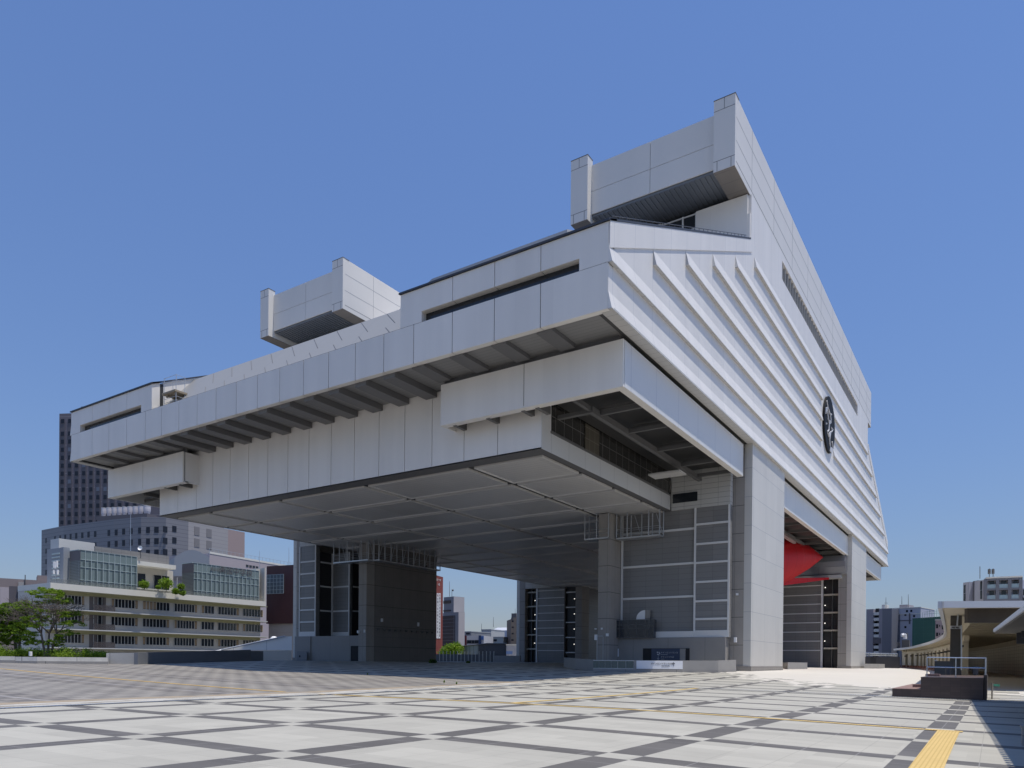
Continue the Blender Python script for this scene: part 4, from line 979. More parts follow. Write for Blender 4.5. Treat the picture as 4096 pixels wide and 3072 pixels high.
o, a, b = lowwall('white_wall', 'clean white wall standing between the slate wall and the far-left leg', (1053, 2642.5), (1166, 2642.5), 2603, 2602, M_white2, 1.)
lowwall('boundary_wall', 'short slate wall with a round hole left of the white wall', (1003, 2643.5), (1053, 2643), 2604, 2604, M_dwall)
t = thing('black_railing', 'black framed glass railing beside the end of the concrete planter', 'railing', at(490, 2650, 82))
g = MB()
for px in (427, 480, 547): p = at(px, 2650, 84.5); g.tube((p[0], p[1], gh(p[0], p[1])), (p[0], p[1], at(px, 2612, 84.5)[2]), .05, 5)
g.tube(at(427, 2612, 84.5), at(547, 2612, 84.5), .045, 5); g.build('frame', M_ink, t)
g = MB(); a = at(430, 2655, 84.6); b = at(546, 2655, 84.6); z = at(500, 2614, 84.6)[2]; quadwall(g, a[:2], b[:2], a[2]+.2, b[2]+.2, z, z, .03); g.build('glass_pane', mat('clear_rail_glass', (.3, .32, .33), .1, alpha=.25), t)
# white ramp roof and domes
t = thing('ramp_roof', 'white wedge-shaped ramp roof rising toward the far-left leg', 'ramp', at(1000, 2600, 128))
g = MB(); P = [at(888, 2601, 128), at(1168, 2601, 128), at(1168, 2545, 128), at(1140, 2546, 128)]
g.loft(P, [p+np.array([4, 8, 0]) for p in P]); g.build('side_wall', mat('pale_blue_cladding', (.8, .8, .8), .4, joints=[(0, 3.2, 0, .04)], jcol=(.4, .42, .45)), t)
g = MB(); g.tube(at(885, 2600, 127.8), at(1140, 2545, 127.8), .12, 6); g.build('edge_trim', M_metal, t)
for (px, w_), lab in zip(((1096, 22), (1117, 16)), ('larger white roof dome peeking over the wedge-shaped ramp roof', 'smaller white roof dome to the right of the larger one')):
    c = at(px, 2556, 150); r = w_*150/2926/2*1.3; g = MB()
    rr = [[(c[0]+r*math.cos(a)*math.cos(b), c[1]+r*math.sin(a)*math.cos(b), c[2]+r*.8*math.sin(b)) for a in [2*math.pi*k/16 for k in range(16)]] for b in [math.pi/2*j/5 for j in range(5)]]
    for a_, b_ in zip(rr[:-1], rr[1:]): g.loft(a_, b_, 0, caps=False)
    g.face(rr[-1]); tag(g.build('roof_dome', M_white2, smooth=True), lab, 'dome', 'white roof domes')

# ------------------------------------------------------------------ buildings
class Wall:
    """a vertical facade between two plan points; o>0 comes toward the camera"""
    def __init__(s, qa, qb):
        s.a = at(qa[0], 2640, qa[1])[:2]; s.b = at(qb[0], 2640, qb[1])[:2]; s.set()
    def set(s):
        s.L = np.linalg.norm(s.b-s.a); s.e = (s.b-s.a)/s.L; s.n = np.array([s.e[1], -s.e[0]])
        if s.n@s.a > 0: s.n = -s.n
    def px(s, px, py, o=0):
        v = ray(px, py); n = np.array([*s.n, 0]); a3 = np.array([*(s.a+s.n*o), 0]); t = (a3-EYE)@n/(v@n); p = EYE+v*t
        return float((p[:2]-s.a)@s.e), float(p[2])
    def P(s, u, z, o=0): q = s.a+s.e*u+s.n*o; return (q[0], q[1], z)
    def box(s, g, u0, u1, z0, z1, o0, o1, m=0):
        g.hexa([s.P(u0, z0, o0), s.P(u1, z0, o0), s.P(u1, z0, o1), s.P(u0, z0, o1), s.P(u0, z1, o0), s.P(u1, z1, o0), s.P(u1, z1, o1), s.P(u0, z1, o1)], m)
    def side(s, u, depth, right=True):   # the return wall going away from the camera
        w = Wall.__new__(Wall); p = s.a+s.e*u; w.a = p-s.n*depth if not right else p; w.b = p if not right else p-s.n*depth; w.L = depth; w.e = (w.b-w.a)/depth
        w.n = s.e if right else -s.e; return w
def zpx(px, py, d): return float(at(px, py, d)[2])
def win(W, g, px0, py0, px1, py1, o=.0, th=.1, inset=False):
    (u0, z1), (u1, z0) = W.px(px0, py0, o), W.px(px1, py1, o); W.box(g, u0, u1, z0, z1, o-.05, o+th)
GZ = -9.0
# --- dark hotel tower
M_tower = mat('purple_grey_tower_cladding', (.15, .13, .145), .5, joints=[(2, 6.4, 1.0, .18)], jcol=(.26, .24, .25), noise=.06, nscale=.05)
M_tstrip = mat('darker_tower_strip', (.105, .095, .105), .5)
M_win = mat('dusk_window', (.02, .024, .035), .3, spec=.25); M_winl = mat('lit_window_blind', (.12, .14, .18), .4)
W = Wall((231, 330), (760, 322)); t = thing('hotel_tower', 'tall dark purple-grey hotel tower behind the left end of the museum', 'tower', W.P(20, GZ))
zt = zpx(232, 1656, 330); g = MB(); W.box(g, 0, W.L, GZ, zt, -28, 0); W.box(g, 11, 40, zt, zpx(232, 1560, 330), -26, -14, 0); g.build('wall', M_tower, t)
cols = [249, 278, 306, 335, 364, 392, 421, 450, 480, 509, 540, 570]; rows = [(1445, 1)]
k = 0; g2 = MB()
yrows = [1685, 1735, 1767, 1799, 1831, 1863, 1895, 1927, 1960, 1992, 2025, 2057, 2090]
gs = MB()
for cx in cols:
    u, _ = W.px(cx, 2000); W.box(gs, u-1.25, u+1.25, GZ, zt-3, .0, .12)
gs.build('window_bay', M_tstrip, t)
for j, yy in enumerate(yrows):
    for i, cx in enumerate(cols):
        if j == 0 and i > 1: continue
        yb = yy+(cx-249)*.0; u, z = W.px(cx, 2000)[0], W.px(249, yy)[1]
        if k < 96 and not (yy < 1830 and cx > 290): g = MB(); W.box(g, u-.75, u+.75, z-.8, z+.9, .1, .2); W.box(g, u-.85, u+.85, z-.95, z-.8, .1, .3); g.build('window', [M_win if rnd.random() < .85 else M_winl], t); k += 1
        else: W.box(g2, u-.75, u+.75, z-.8, z+.9, .1, .2)
if g2.f: o = g2.build('hidden_windows', M_win, t); o['kind'] = 'stuff'
g = MB(); W.box(g, 33, 35, zt, zt+2.2, -8, -2); g.build('roof_unit', M_roof, t)
# --- hotel podium: curved striped front, pale right face
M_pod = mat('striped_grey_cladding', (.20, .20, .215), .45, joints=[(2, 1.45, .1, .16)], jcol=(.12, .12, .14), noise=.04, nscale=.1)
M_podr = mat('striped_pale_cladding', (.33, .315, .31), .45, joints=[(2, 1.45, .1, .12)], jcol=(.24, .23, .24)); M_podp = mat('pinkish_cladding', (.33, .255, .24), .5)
PH = 53.0; yh = lambda px: 2627+.0091*px
cp = [(163, 2121), (250, 2104), (347, 2091), (450, 2078), (560, 2068), (660, 2069), (749, 2084)]
pl = [(px, FOC*(PH-1.6)/(yh(px)-py)*1.0) for px, py in cp]
pts = [tuple(at(px, 2640, d)[:2]) for px, d in pl]
t = thing('hotel_podium', 'broad grey striped hotel block with a curved front below the dark tower', 'hotel', (*pts[3], GZ))
Wr = Wall((749, pl[-1][1]), (975, 297)); back = np.array([*Wr.b])
g = MB(); far = [tuple(np.array(p)*1.12) for p in pts[::-1]]
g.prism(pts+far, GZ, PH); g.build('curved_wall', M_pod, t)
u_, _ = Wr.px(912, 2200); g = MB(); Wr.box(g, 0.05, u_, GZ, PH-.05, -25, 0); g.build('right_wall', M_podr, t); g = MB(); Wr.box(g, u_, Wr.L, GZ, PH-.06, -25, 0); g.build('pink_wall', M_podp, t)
def podwin(zx, zy, w_=27, h_=44):
    px, py = zx/1.8433, 1400+zy/1.8433
    for (p0, p1) in zip(pl[:-1], pl[1:]):
        if p0[0] <= px < p1[0]:
            Wp = Wall(p0, p1); u, z = Wp.px(px, py); g = MB(); h = h_/1.8433*265/FOC; ww = w_/1.8433*265/FOC
            Wp.box(g, u-ww/2, u+ww/2, z-h/2, z+h/2, -.1, .12); g.build('window', M_win, t); return
for x_, y_ in ((803, 1347), (857, 1343), (912, 1339), (968, 1336), (1030, 1331), (1092, 1327), (1154, 1325), (1218, 1322), (1285, 1319)):
    for k in range(4): podwin(x_, y_+k*84+(2 if x_ < 900 else 0), 27 if x_ < 1100 else 32)
for x_, y_ in ((405, 1393), (443, 1388), (481, 1382), (521, 1376), (562, 1370), (607, 1366), (653, 1361), (702, 1357)):
    for k in range(2): podwin(x_, y_+k*84, 19 if x_ < 530 else 24)
for k in range(4): podwin(339, 1405+k*78, 16, 40)
for x_, y_ in ((1451, 1335), (1541, 1351)):
    for k in range(2):
        u, z = Wr.px(x_/1.8433, 1400+(y_+k*87)/1.8433); g = MB(); Wr.box(g, u-1.15, u+1.15, z-1.6, z+1.6, -.1, .12); g.build('window', mat('grey_louvre', (.2, .19, .19), .5), t)
# cooling towers
Wc = Wall((384, 283), (584, 276)); zc = zpx(384, 2085, 283); t0 = thing('cooling_tower_deck', 'dark rooftop deck carrying the row of pale cooling towers', 'roof deck', Wc.P(8, zc)); g = MB(); zz = zpx(384, 2066, 283); Wc.box(g, 0, Wc.L, PH-1, zz, -5, 0); g.build('deck', M_tstrip, t0)
names = ['leftmost', 'second', 'third', 'fourth', 'middle', 'sixth', 'seventh', 'eighth', 'rightmost and largest']
for i, zx in enumerate((726, 765, 803, 842, 881, 920, 960, 1000, 1047)):
    px = zx/1.8433; u, _ = Wc.px(px, 2040); r = (17.5 if i < 8 else 25)/1.8433*280/FOC; z1 = Wc.px(px, 2030-i*1.0)[1]+.3; c = Wc.P(u, 0, -2.5)
    g = MB(); N = 14; R_ = lambda rr, z: [(c[0]+rr*math.cos(2*math.pi*k/N), c[1]+rr*math.sin(2*math.pi*k/N), z) for k in range(N)]
    z0 = z1-3.0
    for a_, b_, za_, zb_ in ((.72, .78, z0-.6, z0), (.78, .95, z0, z0+.9), (.95, 1.0, z0+.9, z0+1.7), (1.0, .98, z0+1.7, z1)): g.loft(R_(r*a_, za_), R_(r*b_, zb_), 0)
    g.loft(R_(r*1.03, z1-.12), R_(r*1.03, z1), 1)
    tag(g.build('cooling_tower', [mat('pale_drum', (.52, .50, .53), .5) if i == 0 else bpy.data.materials['pale_drum'], M_white], smooth=False), f'{names[i]} of the nine pale cooling tower drums on the hotel roof deck', 'cooling tower', 'row of cooling towers on the hotel roof')

# --- school
def Z2(x, y): return (x/1.8433, 2000+y/1.8433)
W = Wall((200, 148), (1062, 192)); t = thing('school_building', 'long white school building with ribbon windows and glass boxes on its roof', 'school', W.P(20, GZ))
M_schw = mat('school_white_wall', (.56, .53, .475), .6, noise=.06, nscale=.4, stain=(.05, .5)); M_olive = mat('olive_soffit', (.42, .40, .23), .7, noise=.12, nscale=.5)
M_sledge = mat('pale_slab_edge', (.56, .56, .54), .5); M_schroof = mat('white_roof_edge', (.70, .68, .61), .6, noise=.08, nscale=.5)
OV = 2.2
zr = [W.px(*Z2(369, 608))[1], W.px(*Z2(380, 652))[1]]
zs = [W.px(*Z2(818, 826))[1], W.px(*Z2(818, 965))[1], W.px(*Z2(818, 1096))[1]]
g = MB(); W.box(g, 0, W.L, GZ, zr[1], -14, -OV); g.build('wall', M_schw, t)
g = MB(); W.box(g, 0, W.L, zr[1]-.1, zr[0], -14.2, 0); g.build('roof_edge', M_schroof, t)
g = MB(); W.box(g, 0.05, W.L+.6, zr[1]-.2, zr[1]-.1, -OV, -.05); g.build('soffit', M_olive, t)
for z in zs: g = MB(); W.box(g, 0, W.L+.6, z-.12, z+.1, -OV, 0); W.box(g, 0, W.L+.6, z-.2, z-.12, -OV, -.1, 1); g.build('floor_slab', [M_sledge, M_olive], t)
# olive upper wall bands
zw = [[W.px(*Z2(818, a), -OV)[1] for a in q] for q in ((728, 789), (861, 922), (1001, 1060))]
ceil = [zr[1]-.2, zs[0]-.2, zs[1]-.2]
g = MB()
for (h, s_), c_ in zip(zw, ceil): W.box(g, .1, W.L-.1, h+.1, c_, -OV-.1, -OV+.03)
g.build('upper_wall_band', M_olive, t)
M_cur = mat('tan_curtain', (.33, .24, .15), .7)
bays = [(420, 622, 8), (818, 1016, 8), (1050, 1248, 8), (1283, 1453, 8), (1483, 1577, 4), (1606, 1761, 7), (1789, 1937, 7)]
for r_, (h, s_) in enumerate(zw):
    for bi, (x0, x1, n) in enumerate(bays):
        u0 = W.px(*Z2(x0, 800), -OV)[0]; u1 = W.px(*Z2(x1, 800), -OV)[0]; g = MB(); W.box(g, u0, u1, s_, h, -OV-.1, -OV+.06)
        if (r_, bi) == (0, 2): W.box(g, u0+.1, u0+(u1-u0)*.52, s_+.1, h-.1, -OV+.06, -OV+.09, 2)
        else: W.box(g, u1-(u1-u0)/n*.8, u1, s_+.1, h-.1, -OV+.06, -OV+.09, 2) if n > 5 else None
        if (bi+r_) % 3 == 1: W.box(g, u0, u0+(u1-u0)/n*.8, s_+.1, h-.1, -OV+.06, -OV+.09, 2)
        for k in range(n+1): u = u0+(u1-u0)*k/n; W.box(g, u-.05, u+.05, s_, h, -OV+.06, -OV+.16, 1)
        W.box(g, u0-.05, u1+.05, s_-.1, s_, -OV, -OV+.18, 1)
        g.build('ribbon_window', [M_glassd, M_sledge, M_cur], t)
    u0 = W.px(*Z2(658, 800), -OV)[0]; u1 = W.px(*Z2(780, 800), -OV)[0]; fl = [zs[0], zs[1], zs[2]][r_]
    g = MB(); W.box(g, u0, u1, fl+.1, h+.2, -OV-.1, -OV+.05)
    W.box(g, u0+1.6, u1-.6, fl+.2, h+.1, -OV+.05, -OV+.08, 2)
    for f in (.25, .5, .75): W.box(g, u0+(u1-u0)*f-.05, u0+(u1-u0)*f+.05, fl+.1, h+.1, -OV+.08, -OV+.15, 1)
    g.build('balcony_door', [mat('brown_recess', (.16, .14, .13), .6) if r_ == 0 else bpy.data.materials['brown_recess'], M_sledge, M_glassd], t)
    g = MB(); W.box(g, u0-.2, u1+1, fl+.15, fl+1.4, -.25, -.2); g.build('balcony_glass', mat('brown_glass', (.1, .09, .09), .2, alpha=.55) if r_ == 0 else bpy.data.materials['brown_glass'], t)
# left end wall of the school (in shade, blue-grey)
# glass boxes on the roof
M_cw = mat('pale_green_glazing', (.20, .255, .255), .15, noise=.04, nscale=.4); M_cwd = mat('deep_green_glazing', (.10, .135, .14), .15)
M_mul = mat('glazing_bar', (.42, .50, .50), .4); M_louvg = mat('grey_green_louvre', (.16, .18, .18), .5, joints=[(2, .32, 0, .12)], jcol=(.06, .07, .07))
def glassbox(x0, y0, x1, y1, n, back, fr, seed):
    u0, zt0 = W.px(*Z2(x0, y0), -.6); u1, zt1 = W.px(*Z2(x1, y1), -.6); zt_ = (zt0+zt1)/2
    o = None; g = MB(); W.box(g, u0, u1, zr[0], zt_-.15, -back, -.7); gb = g.build('glass_box', M_cw, t)
    g = MB()
    for k in range(n+1): u = u0+(u1-u0)*k/n; W.box(g, u-.05, u+.05, zr[0], zt_, -.7, -.58)
    for f in (0, .27, .48, .84): z = zt_-(zt_-zr[0])*f; W.box(g, u0, u1, z-.06, z+.04 if f else z, -.7, -.6)
    W.box(g, u0-.1, u1+.1, zt_-.15, zt_, -back, -.68)
    g.build('glazing_bar', M_mul, gb)
    g = MB()
    for k in range(n):
        u = u0+(u1-u0)*(k+.62)/n; w_ = (u1-u0)/n*.3; W.box(g, u, u+w_, zr[0], zt_-(zt_-zr[0])*.5, -.7, -.66); W.box(g, u, u+w_, zt_-(zt_-zr[0])*.47, zt_-(zt_-zr[0])*.3, -.7, -.66)
    g.build('dark_pane', M_cwd, gb)
    g = MB(); s_ = W.side(u0, back, right=False); s_.box(g, .1, back-.1, zr[0], zr[0]+(zt_-zr[0])*.7, 0, .05); s_.box(g, .1, back-.1, zr[0]+(zt_-zr[0])*.7, zt_-.2, 0, .06, 1); g.build('side_louvre', [M_louvg, M_tstrip], gb)
    return u0, u1, zt_
def backdist(Wl, u, px):
    lo, hi = 0., 60.
    for _ in range(40):
        m_ = (lo+hi)/2; p = np.array(Wl.P(u, 1.6, -m_)); v = p-EYE; x = 2048+FOC*(v@CR)/(v@CF)
        if x > px: lo = m_
        else: hi = m_
    return lo
def fardist(Wl, u, px):
    lo, hi = 0., 90.
    for _ in range(40):
        m_ = (lo+hi)/2; p = np.array(Wl.P(u, 1.6, -m_)); v = p-EYE; x = 2048+FOC*(v@CR)/(v@CF)
        if x < px: lo = m_
        else: hi = m_
    return lo
uL = W.px(*Z2(585, 500), -.6)[0]; bL = backdist(W, uL, 510/1.8433)
ub, ue, zb1 = glassbox(585, 367, 1010, 415, 10, bL, 0, 1)
uR = W.px(*Z2(1420, 500), -.6)[0]; bR = backdist(W, uR, 1338/1.8433)
uc, ud, zb2 = glassbox(1420, 467, 1910, 515, 15, bR, 0, 2)
# school name on the glazing
zf = zb2-(zb2-zr[0])*.135; u = W.px(*Z2(1548, 520), -.6)[0]
xd = (*W.e, 0)
text('school_lettering', '墨田区立', 1.0, M_tstrip, t, W.P(u, zf, -.48), xd, (0, 0, 1)); u = W.px(*Z2(1615, 520), -.6)[0]; text('school_lettering', '両国中学校', 1.95, M_tstrip, t, W.P(u, zf, -.48), xd, (0, 0, 1))
# right white end wall, middle recess, screens, stair tower
g = MB(); u0, z0 = W.px(*Z2(1950, 500), 0); W.box(g, W.L-.5, W.L, zr[0], z0, -9, 0); W.box(g, ud+.1, W.L-.5, zr[0], z0-.3, -9, -1.8); g.build('end_wall', M_schw, t)
g = MB(); zm = W.px(*Z2(1010, 447), -5)[1]; zm2 = W.px(*Z2(1010, 478), -5)[1]; W.box(g, ue+.1, uc-1.5, zm2, zm, -10, -5); g.build('canopy_slab', M_schroof, t)
g = MB(); W.box(g, ue, uc, zr[0], zm2, -11, -8.5); g.build('recess_wall', M_schw, t)
g = MB(); W.box(g, ue+.5, ue+6.5, zr[0]+1.2, zm2-1.5, -8.5, -8.4); W.box(g, ue+8.5, uc-1, zr[0]+1.2, zm2-1.5, -8.5, -8.4)
for k in range(12): W.box(g, ue+.5+k*2.0, ue+.6+k*2.0, zr[0]+1.2, zm2-1.5, -8.4, -8.3, 1)
g.build('recess_window', [M_glassd, M_sledge], t)
g = MB(); W.box(g, ue-.1, uc, zr[0]+1.0, zr[0]+1.2, -8.4, -6); g.build('recess_ledge', M_schroof, t)
ga = MB(); za_ = W.px(*Z2(705, 341), -7)[1]; ua = W.px(*Z2(700, 341), -7)[0]; W.box(ga, ua, uc-2, zm-.3, za_, -7.3, -7); ga.build('roof_screen', mat('grey_mesh_screen', (.22, .215, .21), .7, noise=.15, nscale=.8, joints=[(2, .8, 0, .05), (0, 2.2, 0, .06)], jcol=(.14, .14, .14)), t)
g = MB(); u0, z0 = W.px(*Z2(435, 284), -9); u1, z1 = W.px(*Z2(700, 317), -9); W.box(g, u0, u1, zr[0], (z0+z1)/2, -backdist(W, u0, 199), -9); g.build('stair_tower', M_sledge, t)
g = MB(); u0, z0 = W.px(*Z2(468, 347), -5); u1 = W.px(*Z2(514, 347), -5)[0]; W.box(g, u0, u1, zr[0], z0, -12, -5)
W.box(g, u0+.05, u1-.05, zr[0], z0-.3, -backdist(W, u0, 201), -12)
LS = W.side(u0, 16, right=False)
g.build('side_block', mat('shaded_blue_grey_render', (.27, .29, .32), .6), t)  # blue-grey shade of this end painted into the wall colour
g = MB(); db = backdist(W, u0, 201)
for k in range(8):
    z = zr[0]+1.6+k*.75; a_ = W.P(u0, z, -db+.6); b_ = W.P(u0, z, -db*.62); n_ = np.array([*W.e, 0])*-.12
    g.loft([a_, b_, (*b_[:2], z+.3), (*a_[:2], z+.3)], [tuple(np.array(q)+n_) for q in (a_, b_, (*b_[:2], z+.3), (*a_[:2], z+.3))])
g.build('louvre', M_mul, t)
g = MB(); W.box(g, .1, W.L-.2, zr[0], zr[0]+.9, -.35, -.32); g.build('roof_glass_rail', mat('clear_roof_rail', (.2, .22, .22), .15, alpha=.3), t)
# antenna panels and masts and dish on the school
t2 = thing('antenna_mast', 'white cellular antenna mast at the left end of the school roof', 'antenna', W.P(2, zr[0], -3)); p = at(*Z2(412, 600), 152); g = MB(); g.tube((p[0], p[1], zr[0]), (p[0], p[1], zpx(*Z2(412, 445), 152)), .09, 6); g.build('mast', M_metal, t2)
g = MB()
for dx, (y0_, y1_) in ((-13, (455, 500)), (-2, (460, 505)), (8, (448, 495)), (14, (515, 548)), (-14, (515, 545))):
    a = at(*Z2(412+dx, y1_), 151.8); b = at(*Z2(412+dx, y0_), 151.8); g.tube(a, b, .22, 6)
g.build('antenna_panel', M_white2, t2)
for lab, (x_, y0_, y1_), d_ in (('tall thin white pole rising behind the left glass box', (963, 370, 105), 170), ('thin rooftop mast above the dark red building, left of the two', (1914, 500, 375), 205), ('thin rooftop mast above the dark red building, right of the two', (2130, 480, 350), 205)):
    g = MB(); g.tube(at(*Z2(x_, y0_+60), d_), at(*Z2(x_, y1_), d_), .09, 5, .04); tag(g.build('roof_mast', M_metal), lab, 'mast')
t2 = thing('satellite_dish', 'round white satellite dish on the school roof screen', 'satellite dish', at(*Z2(1032, 372), 168)); c = V3(at(*Z2(1032, 354), 168)); nrm = Vector((-CF[0], -CF[1], .25)).normalized(); a_ = nrm.orthogonal().normalized(); b_ = nrm.cross(a_)
g = MB(); r = 17/1.8433*168/FOC
rr = [[c-nrm*(.25*(1-f*f))+(a_*math.cos(q)+b_*math.sin(q))*r*f for q in [2*math.pi*k/18 for k in range(18)]] for f in (.05, .5, .8, 1.0)]
for x_, y_ in zip(rr[:-1], rr[1:]): g.loft(x_, y_, 0, caps=False)
g.face(rr[0]); g.build('dish', M_white2, t2, smooth=True); g = MB(); g.tube(c-nrm*.3, c-nrm*.4-Vector((0, 0, 2.2)), .08, 5); g.build('stand', M_steel, t2)
# terrace trees
for (x_, y_, r), lab in zip(((1062, 622, 44), (1225, 615, 62), (1335, 637, 32), (1295, 672, 34), (1165, 642, 20), (1345, 684, 30)), ('round green shrub at the left of the school terrace', 'largest bushy green tree on the school terrace', 'small green tree at the right of the school terrace', 'low bright shrub in front of the large terrace tree', 'little yellow-green shrub left of the large terrace tree', 'low flat shrub at the right end of the terrace edge')):
    d_ = 160+(x_-1000)*.03; c = at(*Z2(x_, y_), d_); rr = r/1.8433*d_/FOC
    tt = thing('terrace_shrub', lab, 'shrub', (c[0], c[1], zr[0]), 'shrubs on the school terrace'); g = MB(); leafball(g, c, rr, rr*.85, int(420+r*14), .34, rnd); g.build('crown', [L1, L2], tt); g = MB(); g.tube((c[0], c[1], zr[0]), c, .08, 5); g.build('trunk', M_bark, tt)
# --- block behind the school (pinkish) with barrel roof
W = Wall((835, 225), (1200, 262)); t = thing('pink_block', 'low pinkish block with a railing behind the school roof', 'building', W.P(20, GZ)); z1 = W.px(838, 2213)[1]
M_pink = mat('pinkish_render', (.42, .37, .38), .6); g = MB(); W.box(g, 0, W.L, GZ, z1, -20, 0); g.build('wall', M_pink, t)
g = MB(); W.box(g, 0, W.L, z1-.1, z1+.5, -.3, .1); g.build('roof_edge', M_schroof, t); g = MB()
for k in range(24): q = W.P(W.L*k/24, z1+.4, 0); g.tube(q, (q[0], q[1], z1+1.6), .05, 4)
g.tube(W.P(0, z1+1.6, 0), W.P(W.L, z1+1.6, 0), .05, 4); g.build('railing', M_metal, t)
g = MB(); u0, z0 = W.px(983, 2258); u1, z00 = W.px(1035, 2275)
for k in range(4): W.box(g, u0+(u1-u0)*k/4+.1, u0+(u1-u0)*(k+.8)/4, z00, z0, 0, .1)
g.build('window', M_glassd, t)
t = thing('barrel_roof', 'grey barrel-vaulted roof behind the school screen', 'roof', at(770, 2230, 215)); g = MB()
a = at(697, 2222, 214); b = at(838, 2234, 214); N = 10; A = []
for k in range(N+1): f = k/N; p = a+(b-a)*f; A.append((p[0], p[1], a[2]-1.0+(b[2]-a[2])*f*0+math.sin(math.pi*f)*2.3+.4))
A = A+[(b[0], b[1], a[2]-6), (a[0], a[1], a[2]-6)]; g.loft(A, [(p[0]+6, p[1]+14, p[2]) for p in A]); g.build('vault', M_roof, t)
# --- maroon building
W = Wall((1064, 200), (1180, 196)); t = thing('maroon_building', 'dark maroon block with a square grid window between the school and the far-left leg', 'building', W.P(3, GZ))
M_mar = mat('maroon_cladding', (.07, .022, .022), .5, noise=.08, nscale=.3); z1 = W.px(1140, 2261)[1]; z0 = W.px(1080, 2495)[1]; g = MB(); W.box(g, 0, W.L, z0, z1, -14, 0); g.build('wall', M_mar, t)
g = MB(); W.box(g, .3, W.L, GZ, z0, -14, -.6); g.build('lower_wall', mat('beige_render', (.42, .37, .33), .7, joints=[(2, 2.2, 0, .04), (0, 2.6, 0, .04)], jcol=(.3, .26, .23)), t)
u1, zb = W.px(1135, 2373); zt_ = W.px(1135, 2297)[1]; g = MB(); W.box(g, .1, u1, zb, zt_, -.1, .05)
for k in range(6): W.box(g, .1+(u1-.1)*k/5-.04, .1+(u1-.1)*k/5+.04, zb, zt_, .05, .12, 1)
for k in range(6): W.box(g, .1, u1, zb+(zt_-zb)*k/5-.04, zb+(zt_-zb)*k/5+.04, .05, .12, 1)
g.build('grid_window', [mat('grey_green_pane', (.13, .16, .17), .15), M_mul], t)
# --- brown building at far left
W = Wall((-80, 196), (198, 205)); t = thing('brown_building', 'brown-grey building at the far left behind the trees', 'building', W.P(8, GZ)); z1 = W.px(0, 2312)[1]; M_bb = mat('brown_grey_render', (.24, .20, .195), .7, noise=.06)
g = MB(); W.box(g, 0, W.L, GZ, z1, -12, 0); W.box(g, W.px(150, 2300)[0], W.L-.5, z1, z1+1.5, -8, -1); g.build('wall', M_bb, t)
g = MB(); W.box(g, W.px(0, 2350)[0], W.px(36, 2350)[0], W.px(0, 2420)[1], W.px(0, 2348)[1], 0, .1); g.build('pale_panel', M_pink, t); g = MB(); W.box(g, W.px(37, 2350)[0], W.px(70, 2350)[0], W.px(0, 2420)[1], W.px(0, 2342)[1], 0, .12); g.build('dark_panel', M_tstrip, t)
g = MB(); W.box(g, W.px(73, 2350)[0], W.px(95, 2350)[0], GZ, W.px(0, 2325)[1], 0, 1.2); g.build('corner_pier', mat('grey_pier', (.32, .31, .30), .7), t)
g = MB(); q = W.px(100, 2400)[0]; a = W.P(q, GZ, .4); g.tube(a, (a[0], a[1], W.px(100, 2300)[1]), .12, 6); g.build('drain_pipe', M_steel, t)

# --- gap in the middle
def Z3(x, y): return (1720+x/4.1475, 2270+y/4.1475)
W = Wall((Z3(70, 0)[0], 200), (Z3(205, 0)[0], 205)); t = thing('red_brick_building', 'tall red brick building with two vertical white banners', 'building', W.P(1, GZ)); z1 = W.px(*Z3(70, 120))[1]
M_brick = mat('red_brick', (.24, .055, .04), .7, joints=[(2, .75, 0, .04)], jcol=(.17, .04, .035), noise=.12, nscale=.8); g = MB(); W.box(g, 0, W.L, GZ, z1, -12, 0); g.build('wall', M_brick, t)
s_ = W.side(0, 12, right=False); g = MB()
for (y0_, y1_) in ((265, 490), (550, 670), (740, 850), (920, 1030), (1100, 1200), (1270, 1420)):
    za_ = W.px(*Z3(70, y0_))[1]; zb_ = W.px(*Z3(70, y1_))[1]; s_.box(g, 5, 11.7, zb_, za_, 0, .15)
g.build('side_window', mat('pale_brick_window', (.32, .25, .22), .5), t)
xd = (*W.e, 0)
for (x0, x1), txt in (((108, 140), '祝全国大会出場日本大学第一'), ((143, 173), '祝関東大会出場男子硬式野球部')):
    u0 = W.px(*Z3(x0, 430))[0]; u1 = W.px(*Z3(x1, 430))[0]; zt_ = W.px(*Z3(x0, 425))[1]; zb_ = W.px(*Z3(x0, 1175))[1]
    g = MB(); W.box(g, u0, u1, zb_, zt_, .02, .1); ba = g.build('banner', M_signw, t)
    n = len(txt)
    for k, ch in enumerate(txt): text('banner_lettering', ch, (u1-u0)*.62, M_brick if k == 0 else M_tstrip, ba, W.P((u0+u1)/2, zt_-(zt_-zb_)*(k+.7)/(n+.6), .115), xd, (0, 0, 1), 'CENTER')
u0 = W.px(*Z3(95, 200))[0]; text('building_lettering', '日大一中', .8, M_white2, t, W.P(u0+.02, W.px(*Z3(130, 205))[1], .05), xd, (0, 0, 1)); text('building_lettering', '一高', .8, M_white2, t, W.P(u0+1.0, W.px(*Z3(170, 290))[1], .05), xd, (0, 0, 1))
